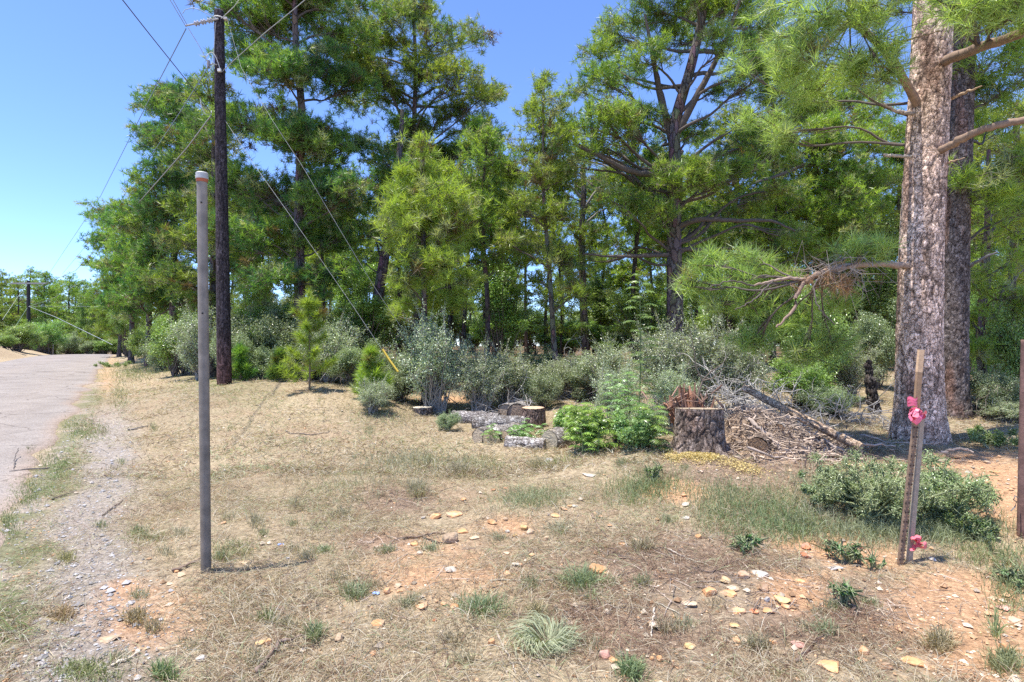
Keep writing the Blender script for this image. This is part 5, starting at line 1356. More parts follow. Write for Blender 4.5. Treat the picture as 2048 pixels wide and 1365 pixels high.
for i, (p, r, lab) in enumerate([([(1500, 838, 6.5), (1515, 855, 6.4), (1545, 875, 6.25), (1560, 900, 6.1)], .028, 'pale crooked root snaking down the brush pile front'),
                                 ([(1575, 865, 6.4), (1600, 880, 6.3), (1625, 905, 6.1)], .024, 'grey root piece on the right slope of the brush pile'),
                                 ([(1530, 852, 6.4), (1575, 833, 6.5), (1600, 838, 6.5)], .022, 'short curved branch across the top of the brush pile'),
                                 ([(1495, 895, 6.1), (1550, 915, 6.0), (1640, 920, 5.95), (1690, 918, 6.0)], .013, 'long thin pale stick lying along the bottom of the brush pile'),
                                 ([(1640, 880, 6.3), (1690, 900, 6.1), (1740, 890, 6.1), (1790, 893, 6.2)], .02, 'weathered branch on the ground left of the thick pine foot'),
                                 ([(1720, 870, 6.6), (1780, 885, 6.4), (1850, 890, 6.2), (1885, 884, 6.2)], .011, 'grey branch lying against the foot of the thick pine'),
                                 ([(1880, 905, 5.9), (1920, 897, 5.9), (1950, 905, 5.8)], .016, 'short branch on the orange soil right of the thick pine')]):
    mb = MB(); pts = np.array([P(*q) for q in p]); k = np.linspace(0, 1, len(pts)); k3 = np.linspace(0, 1, 16); sp = np.stack([np.interp(k3, k, pts[:, j]) for j in range(3)], 1) + rng.normal(0, .008, (16, 3))
    sp[:, 2] = np.maximum(sp[:, 2], terr(sp[:, 0], sp[:, 1]) + r * .7)
    tubes(mb, sp[None], (np.linspace(r, r * .5, 16) * (1 + rng.normal(0, .12, 16)))[None], 8, col=np.array([.40, .32, .26]))
    tag(mb.build('branch', M_rock, smooth=True), lab, 'branch')
# charred snag
mb = MB(); pth = np.array([P(u, v, 8.6) for u, v in ((1752, 862), (1748, 820), (1744, 780), (1738, 740), (1735, 722))]); pth[0, 2] = min(pth[0, 2], tz(pth[0, 0], pth[0, 1])) - .05
k = np.linspace(0, 1, 5); k3 = np.linspace(0, 1, 24); sp = np.stack([np.interp(k3, k, pth[:, j]) for j in range(3)], 1) + rng.normal(0, .01, (24, 3))
bark_tube(mb, sp, np.linspace(.115, .03, 24) * (1 + rng.normal(0, .12, 24)), .05, rng, light=(.10, .085, .075), dark=(.015, .013, .012), rust=(.12, .09, .07), depth=.03, stretch=3)
tag(mb.build('charred_snag', M_hero, smooth=True), 'blackened broken snag standing left of the thick plated pine', 'dead trunk')
# grey leafless brush
for i, (u_, Y_, R_, H_, lb) in enumerate([(1010, 10.4, .6, .8, 'pale bare twigs in the silvery bush behind the log pile'), (1330, 8.4, .7, .9, 'grey bare twigs tangled in front of the broad silver bush'), (1440, 8.3, .7, 1.0, 'grey leafless tangle in front of the largest silver bush'), (1590, 8.2, .6, .9, 'grey leafless tangle above the leaning log'),
                                          (1080, 12.5, .7, 1.0, 'dim bare brush left of the slender leaning pine foot'), (1210, 12, .8, 1.2, 'dim bare brush right of the purplish trunk foot'), (940, 12.5, .7, 1.1, 'dim bare brush behind the tallest grey green bush'), (690, 14, .8, 1.3, 'dim bare brush left of the leaning reddish trunk'), (1520, 10, .9, 1.5, 'tall bare grey brush under the low green bough')]):
    twig_shrub('dead_shrub', PG(u_, Y_), R_, H_, 15, 140 + i, lb, colr=(.40, .37, .34))
twig_shrub('dead_shrub', P(1530, 830, 7.6), .62, .8, 26, 41, 'silvery leafless brush tangle behind the top of the leaning log')
twig_shrub('dead_shrub', P(1470, 800, 7.8), .5, .7, 18, 42, 'grey leafless brush left of the leaning log tip')
twig_shrub('dead_shrub', PG(1690, 8.0), .5, .6, 14, 43, 'pale bare brush between the leaning log and the charred snag')
twig_shrub('dead_shrub', PG(1640, 7.4), .35, .35, 10, 44, 'low bare twigs just behind the brush pile')
twig_shrub('dead_shrub', PG(1770, 7.4), .35, .25, 9, 45, 'low grey twigs spread at the left foot of the thick pine')
twig_shrub('dead_shrub', PG(1180, 9.0), .5, .4, 18, 46, 'pale bare twigs above the bright leafy growth')
twig_shrub('dead_shrub', PG(1960, 8.4), .6, .8, 16, 47, 'brown bare stems right of the dark rough trunk', colr=(.2, .16, .12))
twig_shrub('dead_shrub', PG(1290, 9.0), .5, .8, 14, 48, 'thin grey bare stems beside the tall feathery plant')
# ------------------------------------------------------------------ feathery leaved plants (pinnate fronds)
def frond_plant(name, loc, H, n, fl, seed, label, low=.25, spread=1.0, stems=1, leafw=.30, colr=(.22, .34, .12), sr=.0):
    rng = np.random.default_rng(seed); root = empty(name, loc); tag(root, label, 'plant')
    st = MB(); lf = MB(); colr = np.array(colr)
    for s in range(stems):
        off = np.array([rng.normal(0, sr), rng.normal(0, sr), 0]); h = H * rng.uniform(.8, 1.0) if s else H
        k = np.linspace(0, 1, 8)[:, None]; tr = off + k * np.array([rng.normal(0, .08), rng.normal(0, .08), h]); tr[:, 0] += np.sin(k[:, 0] * 4) * .02
        tubes(st, tr[None], np.linspace(.012, .004, 8)[None] * (1 if H > 1 else .6), 6, col=(.16, .20, .08))
        for j in range(n):
            f = low + (1 - low) * ((j + rng.random()) / n); p0 = np.array([np.interp(f, k[:, 0], tr[:, i]) for i in range(3)]); a = j * 2.4 + rng.normal(0, .3)
            L = fl * rng.uniform(.7, 1.1) * (1.1 - .35 * f); d = np.array([math.cos(a) * spread, math.sin(a) * spread, .75])
            m = 11; t = np.linspace(0, 1, m)[:, None]
            ra = p0 + norm(d) * t * L - np.array([0, 0, 1]) * t ** 2 * L * .55
            tubes(st, ra[None], np.linspace(.004, .0015, m)[None], 3, col=(.14, .24, .08))
            tg = norm(np.gradient(ra, axis=0)); sd = norm(np.cross(tg, [0, 0, 1.0])); up = np.cross(sd, tg)
            for sgn in (-1, 1):
                b = ra[1:]; ld = norm(sd[1:] * sgn + tg[1:] * .45 - up[1:] * .25 + rng.normal(0, .1, (m - 1, 3))); ll = L * leafw * np.sin(np.linspace(.5, 2.9, m - 1))[:, None] * rng.uniform(.85, 1.15, (m - 1, 1))
                w_ = tg[1:] * ll * .13
                V = np.stack([b, b + ld * ll * .45 + w_, b + ld * ll - [0, 0, .01], b + ld * ll * .45 - w_], 1).reshape(-1, 3)
                lf.add(V, quads=np.arange(4 * (m - 1)).reshape(-1, 4), col=np.repeat(colr * rng.uniform(.7, 1.4, (m - 1, 1)), 4, axis=0))
    st.build('stem', M_twig, root, smooth=True); lf.build('fronds', M_leaf, root)
    return root
g = PG(1275, 7.8); frond_plant('feathery_plant', g, P(1275, 555, 7.8)[2] - g[2], 34, .42, 1, 'tall bright green feathery leaved plant rising over the bushes', low=.12)
g = PG(1250, 7.4); frond_plant('feathery_plant', g, P(1250, 745, 7.4)[2] - g[2], 20, .34, 2, 'feathery plant half as tall, in front of the tallest one', low=.2, stems=2, sr=.12)
g = PG(1215, 7.0); frond_plant('feathery_plant', g, .62, 14, .36, 3, 'low bright feathery growth in the middle between logs and big stump', stems=6, sr=.20, low=.1, colr=(.28, .44, .09))
g = PG(1300, 6.6); frond_plant('feathery_plant', g, .60, 12, .30, 4, 'feathery plant brushing the left side of the big stump', stems=3, sr=.12, low=.1)
g = PG(1180, 6.9); frond_plant('feathery_plant', g, .38, 10, .26, 5, 'short yellow green feathery growth right of the front logs', stems=6, sr=.16, low=.1, colr=(.32, .46, .10))
g = PG(1040, 8.0); frond_plant('feathery_plant', g, .25, 9, .24, 6, 'low green growth between the front logs and the long furrowed log', stems=8, sr=.25, low=.1, colr=(.22, .36, .10))
def weed(u, v, R, H, n, leaf, colr, label, seed, stems=20, light=(.38, .46, .22), name='leafy_weed', lumps=16):
    r_, k_ = bush_mesh(name, R, H, n, leaf, colr, seed, stems=stems, label=label, cat='plant', lumps=lumps * (3 if n > 6000 else 1), low=.05, stemc=(.25, .28, .15), light=light, shoot=.3)
    r_.location = [float(x) for x in GP(u, v)]
    return r_
weed(1180, 895, .42, .58, 2600, .045, (.28, .44, .10), 'bright green leafy growth in front, right of the sawn logs', 71)
weed(1260, 900, .40, .50, 2400, .04, (.22, .35, .10), 'mid green leafy growth between the front logs and stump', 72)
weed(1130, 870, .3, .40, 1500, .045, (.30, .46, .10), 'yellow green leafy sprigs behind the bright ringed log', 73)
weed(1745, 1035, .66, .42, 15000, .016, (.34, .42, .21), 'low bushy green weed mound left of the stakes', 74, lumps=30)
weed(1885, 1035, .50, .44, 11000, .016, (.34, .44, .20), 'fresh green bushy weed mound right of the stakes', 75, lumps=30)
weed(1650, 1010, .45, .26, 4500, .022, (.25, .33, .18), 'sparse grey green weed patch in front of the brush pile', 76)
weed(1960, 1080, .3, .16, 1500, .022, (.12, .22, .06), 'low weeds beside the brown post foot', 77)
weed(1500, 1110, .17, .10, 230, .034, (.06, .18, .035), 'flat broad leaved weed left of the small pink scrap', 78, stems=8, lumps=12)
weed(1690, 1125, .16, .12, 190, .036, (.05, .17, .03), 'broad leaved green creeper near the small pink scrap', 79, stems=8, lumps=12)
weed(1745, 1135, .14, .07, 110, .034, (.05, .17, .03), 'round leaved green creeper just left of the stake feet', 80, stems=8, lumps=10)
weed(1685, 1220, .07, .17, 110, .040, (.05, .19, .03), 'single upright broad leaved green sprig on the mulch', 81, stems=5, lumps=8)
weed(1310, 965, .10, .22, 330, .022, (.25, .42, .05), 'bright lime green sprig on the grass before the big stump', 82, stems=8, lumps=10)
weed(1980, 895, .35, .22, 1500, .03, (.13, .25, .05), 'green weeds at the far end of the orange track', 83)
weed(2030, 1180, .22, .10, 900, .02, (.12, .22, .06), 'low weeds on the right edge of the orange soil', 84)
weed(230, 735, .9, .25, 1500, .05, (.20, .24, .08), 'weedy verge plants where the road edge meets the pines', 85)

# ------------------------------------------------------------------ rocks
LM = [(412, 1143, 'the metal post foot'), (900, 1077, 'the round tan boulder'), (1810, 1132, 'the stake feet'), (1397, 905, 'the big stump'), (1195, 1137, 'the big orange rock'), (1090, 1290, 'the swirled grass clump'),
      (965, 1225, 'the dark green clump'), (1685, 1215, 'the upright leafy sprig'), (2000, 1210, 'the orange dirt slope'), (1745, 1045, 'the green weed mound'), (1050, 1055, 'the yellow rock pair'), (300, 1235, 'the bare orange patch'), (1500, 1110, 'the broad leaved weed'), (660, 1300, 'the bottom forked stick'), (1040, 1000, 'the pale green grass patch')]
CN = {'orange': (.60, .32, .15), 'tan': (.50, .36, .23), 'white': (.52, .47, .40), 'yellow': (.62, .42, .19), 'brown': (.36, .22, .13), 'pink': (.58, .32, .25), 'grey': (.38, .36, .35), 'rust': (.50, .20, .10)}
rocks = [(900, 1077, 32, 32, 'tan'), (925, 1062, 26, 16, 'orange'), (905, 1028, 40, 17, 'orange'), (872, 1035, 26, 18, 'orange'), (846, 1038, 15, 8, 'white'), (928, 1000, 14, 9, 'orange'), (985, 1048, 24, 14, 'orange'), (1047, 1057, 20, 16, 'yellow'), (1060, 1064, 20, 16, 'tan'),
 (1015, 1067, 11, 8, 'white'), (1030, 1071, 11, 9, 'yellow'), (1010, 1040, 11, 9, 'tan'), (1112, 1031, 22, 12, 'orange'), (1128, 1020, 17, 10, 'orange'), (1150, 1015, 14, 8, 'white'), (1098, 1030, 8, 8, 'white'), (1140, 1012, 12, 5, 'orange'), (1195, 1137, 36, 28, 'orange'),
 (903, 1138, 31, 13, 'white'), (950, 1078, 26, 11, 'tan'), (828, 1088, 24, 14, 'orange'), (1014, 1107, 19, 9, 'tan'), (1032, 1128, 16, 9, 'white'), (1040, 1136, 10, 8, 'orange'), (1093, 1077, 14, 12, 'tan'), (1272, 1081, 19, 11, 'tan'), (1244, 1089, 15, 9, 'orange'), (1220, 1053, 11, 7, 'orange'),
 (986, 980, 12, 6, 'rust'), (1012, 977, 10, 5, 'rust'), (775, 1184, 18, 16, 'orange'), (795, 1171, 20, 13, 'tan'), (798, 1187, 18, 9, 'orange'), (843, 1213, 30, 15, 'orange'), (887, 1212, 16, 9, 'orange'), (908, 1215, 20, 15, 'orange'), (758, 1250, 32, 16, 'orange'), (876, 1235, 8, 8, 'tan'), (869, 1241, 12, 7, 'rust'),
 (1084, 1258, 15, 14, 'orange'), (1085, 1246, 10, 7, 'grey'), (983, 1294, 16, 22, 'orange'), (1209, 1311, 30, 22, 'pink'), (1227, 1329, 22, 14, 'orange'), (1360, 1247, 17, 11, 'orange'), (1380, 1297, 26, 17, 'yellow'), (1320, 1319, 17, 15, 'orange'), (1303, 1325, 10, 9, 'orange'), (1283, 1266, 7, 6, 'white'),
 (677, 1276, 24, 20, 'tan'), (402, 1319, 22, 18, 'white'), (522, 1285, 24, 14, 'yellow'), (538, 1296, 14, 18, 'orange'), (745, 1316, 15, 12, 'orange'), (215, 1278, 42, 14, 'tan'), (365, 1152, 24, 10, 'tan'), (352, 1148, 14, 9, 'orange'), (340, 1172, 20, 6, 'tan'), (170, 1192, 9, 6, 'white'), (486, 1128, 20, 8, 'tan'), (448, 1046, 14, 7, 'orange'),
 (575, 1124, 9, 6, 'grey'), (1452, 1159, 28, 17, 'yellow'), (1488, 1151, 25, 22, 'brown'), (1418, 1187, 32, 24, 'orange'), (1466, 1178, 28, 18, 'tan'), (1460, 1193, 34, 14, 'orange'), (1530, 1182, 24, 18, 'brown'), (1567, 1207, 36, 19, 'yellow'), (1535, 1209, 14, 14, 'grey'), (1476, 1221, 32, 19, 'orange'), (1510, 1224, 22, 14, 'rust'), (1537, 1225, 28, 15, 'orange'), (1570, 1222, 24, 10, 'orange'), (1380, 1212, 34, 14, 'tan'),
 (1520, 1149, 38, 10, 'white'), (1545, 1286, 32, 12, 'orange'), (1468, 1257, 22, 9, 'yellow'), (1358, 1247, 8, 8, 'tan'), (1660, 1338, 60, 24, 'orange'), (1770, 1336, 32, 18, 'brown'), (1730, 1305, 28, 20, 'orange'), (1830, 1330, 50, 26, 'orange'), (1612, 1112, 24, 15, 'rust'), (1615, 1094, 22, 18, 'rust'), (1650, 1110, 16, 8, 'orange'),
 (1398, 1073, 16, 13, 'orange'), (1372, 1010, 18, 8, 'white'), (1372, 1036, 22, 9, 'white'), (1368, 990, 14, 9, 'orange'), (1866, 1119, 18, 9, 'grey'), (1600, 1162, 26, 10, 'orange'), (1672, 1136, 30, 13, 'grey'), (1705, 1060, 14, 7, 'grey'), (2008, 1215, 34, 14, 'pink'), (2030, 1240, 30, 16, 'tan'), (1985, 1200, 20, 10, 'tan'), (2012, 1295, 24, 20, 'orange'), (1598, 1290, 30, 20, 'pink'),
 (1945, 912, 26, 11, 'orange'), (1885, 922, 22, 9, 'tan'), (1912, 915, 18, 8, 'orange'), (1975, 925, 20, 8, 'tan'), (1860, 935, 18, 8, 'orange'), (1990, 945, 22, 8, 'orange'), (1700, 930, 22, 8, 'orange'), (1755, 930, 20, 9, 'tan'), (1660, 930, 16, 6, 'orange'), (1940, 945, 16, 7, 'white'), (1180, 950, 34, 7, 'white'), (1256, 880, 14, 26, 'white'), (1920, 1060, 30, 9, 'orange'),
 (812, 938, 10, 7, 'tan'), (825, 932, 12, 5, 'tan'), (578, 839, 8, 4, 'white'), (449, 944, 8, 6, 'white'), (335, 922, 10, 6, 'brown'), (1000, 920, 14, 6, 'tan'), (1100, 920, 20, 14, 'grey')]
RK = []
rng = np.random.default_rng(5)
from itertools import product
def ico(n=3):
    import bmesh
    bm = bmesh.new(); bmesh.ops.create_icosphere(bm, subdivisions=n, radius=1.0)
    V = np.array([v.co[:] for v in bm.verts]); T = np.array([[v.index for v in f.verts] for f in bm.faces]); bm.free()
    return V, T
IV, IT = ico(4)
labs = []
for (u, v, w_, h_, cn) in rocks:
    m = min(LM, key=lambda a: (a[0] - u) ** 2 + ((a[1] - v) * 1.6) ** 2 if abs(a[0] - u) + abs(a[1] - v) > 6 else 1e9)
    du, dv = u - m[0], (v - m[1]) * 1.6; dist = math.hypot(du, dv)
    if abs(du) > abs(dv) * 2: rl = 'right of' if du > 0 else 'left of'
    elif abs(dv) > abs(du) * 2: rl = 'in front of' if dv > 0 else 'behind'
    else: rl = ('front' if dv > 0 else 'back') + (' right of' if du > 0 else ' left of')
    far = 'just ' if dist < 60 else ('' if dist < 150 else 'well ')
    area = w_ * h_; sz = 'large' if area > 480 else ('medium' if area > 220 else ('small' if area > 90 else 'tiny'))
    sh = 'flat' if w_ > h_ * 1.9 else ('round' if w_ < h_ * 1.25 else 'angular')
    labs.append([f'{sz} {sh} {cn} rock {far}{rl} {m[2]}', u])
cnt = {}
for i, l in enumerate(labs): cnt.setdefault(l[0], []).append(i)
OR = ['leftmost', 'second from left', 'third from left', 'fourth from left', 'fifth from left', 'sixth from left']
for k, ii in cnt.items():
    if len(ii) > 1:
        for j, i in enumerate(sorted(ii, key=lambda i: labs[i][1])): labs[i][0] = (f'{OR[j]} of {len(ii)}: ' + k) if False else k + f', {OR[j]} of its kind there'
for l in labs:
    w_ = l[0].split()
    if len(w_) > 16: l[0] = l[0].replace(' of its kind there', '').replace(' grass', '')
labs[0][0] = 'round tan boulder like a potato lying on the stick'; labs[17][0] = 'big rounded orange rock nested in green grass blades'
M_rk = vc_mat('sandstone', rough=.9, noise_scale=9, amt=.35, bump=.012)
for (u, v, w_, h_, cn), (lab, _) in zip(rocks, labs):
    g = GP(u, v + h_ * .35); Y = g[1]; a = w_ / 2 / F * Y; hz = h_ / 2 / F * Y
    flat = w_ > h_ * 1.4
    b = a * rng.uniform(.7, 1.0); c_ = min(hz * (.75 if flat else .95), a * 1.1)
    s = rng.uniform(0, 50)
    d = IV.copy()
    # facet cuts
    for _ in range(13 if cn != 'tan' or w_ != 32 else 1):
        nv = norm(rng.normal(size=3)); dd = d @ nv; lim = rng.uniform(.5, .85); d = d - np.clip(dd - lim, 0, None)[:, None] * nv * .92
    nz = fbm(d[:, 0] * 1.8 + s, d[:, 1] * 1.8, d[:, 2] * 1.8 + s, 4, 9) - .5; nz2 = fbm(d[:, 0] * 7 + s, d[:, 1] * 7, d[:, 2] * 7, 3, 19) - .5
    d = d * (1 + .28 * nz + .10 * nz2)[:, None] * np.array([a, b, c_])
    ry = rng.normal(0, .12); R_ = np.array([[math.cos(ry), 0, math.sin(ry)], [0, 1, 0], [-math.sin(ry), 0, math.cos(ry)]]); d = d @ R_.T
    cc = np.array(CN[cn]) * rng.uniform(.82, 1.12); sp_ = np.clip((fbm(d[:, 0] * 14 / a * .1 + s, d[:, 1] * 1.4 / a, d[:, 2] * 1.4 / a, 3, 29) - .48) * 5, 0, 1)[:, None]
    col = cc * (1 - sp_ * .4) + np.array([.60, .50, .38]) * sp_ * .4
    mb = MB(); mb.add(d, tris=IT, col=col)
    o = mb.build('rock', M_rk, smooth=False); o.location = (g[0], Y + b * .2, g[2] + c_ * (.45 if w_ > 18 else .6)); RK.append((g[0], Y + b * .2, a))
    tag(o, lab, 'rock', 'rocks scattered on the dry grass')

# ------------------------------------------------------------------ loose sticks
sticks = [([(803, 1080), (850, 1079), (888, 1074)], .009, (.13, .09, .07), 'dark stick touching the round tan boulder'), ([(845, 1078), (875, 1090), (900, 1092)], .007, (.11, .08, .06), 'short dark stick under the round tan boulder'),
 ([(1183, 1032), (1195, 1055), (1218, 1078)], .006, (.3, .22, .17), 'thin curved brown stick left of the tiny rocks in mid ground'), ([(1309, 1222), (1306, 1250), (1301, 1282)], .006, (.62, .55, .45), 'straight pale bleached stick pointing at the camera on mulch'),
 ([(512, 1364), (540, 1320), (556, 1300), (590, 1292), (625, 1282)], .010, (.22, .16, .13), 'crooked brown stick at the bottom edge left of centre'), ([(222, 1348), (250, 1332), (282, 1313)], .007, (.60, .52, .42), 'pale stick near the bottom left gravel'),
 ([(347, 1148), (380, 1135), (405, 1122)], .011, (.24, .17, .13), 'brown stick pointing at the metal post foot'), ([(20, 948), (60, 942), (98, 940)], .012, (.14, .12, .11), 'dark stick on the road edge at the left'),
 ([(28, 946), (30, 925), (38, 918)], .006, (.14, .12, .11), 'thin twig standing up from the stick on the road edge'), ([(102, 1002), (130, 994), (152, 985)], .008, (.16, .13, .11), 'short dark twig lying in the gravel strip'), ([(310, 990), (330, 998), (380, 980)], .007, (.2, .16, .13), 'curved twig in the grass left of the metal post'),
 ([(1330, 1100), (1365, 1120), (1400, 1130)], .006, (.5, .43, .35), 'grey stick on the brown mulch right of centre'), ([(205, 1035), (225, 1020), (245, 1006)], .006, (.14, .11, .1), 'bent black twig left of the metal post'), ([(1390, 1170), (1440, 1168), (1470, 1169)], .004, (.35, .3, .25), 'thin straight stem lying behind the orange rock cluster'),
 ([(980, 1170), (1090, 1165), (1190, 1158)], .004, (.5, .46, .36), 'long thin straw stem left of the big orange rock'), ([(1230, 1170), (1300, 1205), (1360, 1240)], .004, (.5, .46, .36), 'long thin straw stem right of the big orange rock'), ([(990, 1270), (1010, 1310), (1030, 1360)], .005, (.45, .38, .3), 'thin stalk running to the bottom edge in the middle'),
 ([(1595, 1330), (1625, 1300), (1650, 1275)], .006, (.16, .12, .1), 'dark thin stick bottom right near the large flat rock'), ([(1480, 1120), (1420, 1150), (1380, 1140)], .005, (.2, .15, .12), 'thin twig left of the yellow rock'), ([(575, 868), (620, 872), (660, 866)], .008, (.2, .16, .13), 'small stick far up the straw slope'),
 ([(255, 862), (280, 858), (297, 853)], .012, (.3, .26, .22), 'short stick on the verge left of the metal post')]
for pts, r, c_, lab in sticks:
    p = np.array([GP(u, v) for u, v in pts]); k = np.linspace(0, 1, len(p)); k3 = np.linspace(0, 1, 18)
    sp = np.stack([np.interp(k3, k, p[:, j]) for j in range(3)], 1); sp[1:-1] = (sp[:-2] + sp[1:-1] * 2 + sp[2:]) / 4; sp[:, :2] += rng.normal(0, r * .7, (18, 2)); sp[:, 2] = terr(sp[:, 0], sp[:, 1]) + r * 1.6
    if 'standing' in lab: sp[:, 2] += np.linspace(0, .12, 18)
    mb = MB(); tubes(mb, sp[None], (np.linspace(r, r * .6, 18) * (1 + rng.normal(0, .12, 18)))[None], 7, col=c_, cap=True); tag(mb.build('stick', M_rock, smooth=True), lab, 'stick')
# blue litter scraps
for (u, v, s, lab) in ((563, 1094, .022, 'small crumpled pale blue scrap of litter right of the metal post'), (752, 1196, .02, 'grey blue scrap of litter left of the small orange rocks')):
    g = GP(u, v); mb = MB(); n = 7; xx, yy = np.meshgrid(np.linspace(-1, 1, n), np.linspace(-.6, .6, n)); zz = rng.uniform(0, .5, (n, n)) + .2
    idx = np.arange(n * n).reshape(n, n); mb.add(np.stack([xx + rng.normal(0, .1, (n, n)), yy, zz], -1).reshape(-1, 3) * s, quads=np.stack([idx[:-1, :-1], idx[:-1, 1:], idx[1:, 1:], idx[1:, :-1]], -1).reshape(-1, 4), col=(.32, .45, .80))
    o = mb.build('litter_scrap', M_plain); o.location = g; tag(o, lab, 'litter')

# ------------------------------------------------------------------ grass
STRAW = np.array([.52, .455, .325]); STRAW2 = np.array([.375, .31, .215]); GRN = np.array([.16, .25, .075]); GGR = np.array([.33, .35, .22]); PALE = np.array([.56, .52, .42])
def blades(mb, pos, d, L, w_, cols, rng, arch=.35):
    n = len(pos); d = norm(d); s = norm(np.cross(d, norm(rng.normal(size=(n, 3)) + [0, 0, 1.5]))); L = L[:, None]; w_ = w_[:, None]
    a = pos; m = pos + d * L * .5 + np.array([0, 0, 1]) * L * arch * .22 * rng.uniform(.2, 1.2, (n, 1)); t = pos + d * L - np.array([0, 0, 1]) * L * arch * .22
    V = np.stack([a - s * w_ * .4, a + s * w_ * .4, m - s * w_ * .5, m + s * w_ * .5, t], 1)
    b = (np.arange(n) * 5)[:, None]
    q = b + np.array([[0, 1, 3, 2]]); tr = b + np.array([[2, 3, 4]])
    mb.add(V.reshape(-1, 3), tris=tr, quads=q, col=np.repeat(cols, 5, axis=0))
def scatter(n, y0, y1, rng, pw=1.6, xm=1.08):
    Y = y0 + (y1 - y0) * rng.random(n) ** pw; X = rng.uniform(-xm, xm, n) * (Y * .94 + .6)
    return X, Y
for nm, n, y0, y1, Lr, wr, seed, pw in (('dry_grass', 230000, 1.9, 6.5, (.035, .15), (.0015, .0030), 1, 1.2), ('dry_grass', 110000, 6.0, 14.0, (.05, .15), (.004, .008), 2, 1.3), ('dry_grass', 26000, 13, 34, (.08, .2), (.010, .018), 3, 1.2)):
    rng = np.random.default_rng(500 + seed)
    X, Y = scatter(n, y0, y1, rng, pw)
    Z = terr(X, Y); so2, gr2, mu2, gn2 = zones(X, Y, Z); d_ = offroad(X, Y)
    dens = np.clip(.35 + 1.6 * (fbm(X * 2.2, Y * 2.2, octv=3, seed=61) - .38), .08, 1) * (1 - .93 * so2) * (1 - .8 * gr2) * (1 - .35 * mu2)
    dens = np.where(d_ < .12, 0, dens)
    for (qx, qy, qa) in RK: dens = np.where((np.abs(X - qx) < qa * 1.1) & (np.abs(Y + .05 - qy) < qa * .9 + .05), 0, dens)
    dens = np.where((Y > 14) & (d_ > 5), .12, dens)
    k = rng.random(n) < np.clip(dens * 1.35, 0, 1); X, Y, Z, so2, gr2, mu2, gn2 = [a[k] for a in (X, Y, Z, so2, gr2, mu2, gn2)]; n = len(X)
    a = rng.uniform(0, 2 * PI, n); a = a + (fbm(X * 1.5, Y * 1.5, octv=2, seed=31) - .5) * 5
    upn = rng.random(n) ** 3 * .9 + .04
    dr = np.stack([np.cos(a), np.sin(a), upn], 1)
    gm = np.clip((fbm(X * 1.1, Y * 1.1, octv=3, seed=71) - .47) * 4, 0, 1)
    t1 = rng.random(n)[:, None]; c_ = STRAW * t1 + STRAW2 * (1 - t1)
    u_, v_ = uv_of(np.stack([X, Y, Z], 1)); pg_ = blob2(u_, v_, 950, 1000, 400, 160) + blob2(u_, v_, 450, 900, 300, 100) * .5
    isg = (rng.random(n) < .08 + .45 * gm * np.clip(pg_ + .25, 0, 1) + .7 * gn2)[:, None]; c_ = np.where(isg, GGR * .75 + GRN * .35, c_)
    c_ = np.where((rng.random(n) < .12)[:, None], PALE, c_); c_ = np.where((rng.random(n) < .6 * gn2)[:, None], GRN, c_)
    c_ = np.where((rng.random(n) < .26 + .45 * mu2)[:, None], np.array([.22, .14, .095]), c_)
    c_ = c_ * rng.uniform(.72, 1.2, (n, 1))
    mb = MB(); blades(mb, np.stack([X, Y, Z + .004 + rng.random(n) * .012], 1), dr, rng.uniform(*Lr, n), rng.uniform(*wr, n), c_, rng)
    tag(mb.build(nm, M_grass), 'dry straw and short grass lying over the ground', kind='stuff')
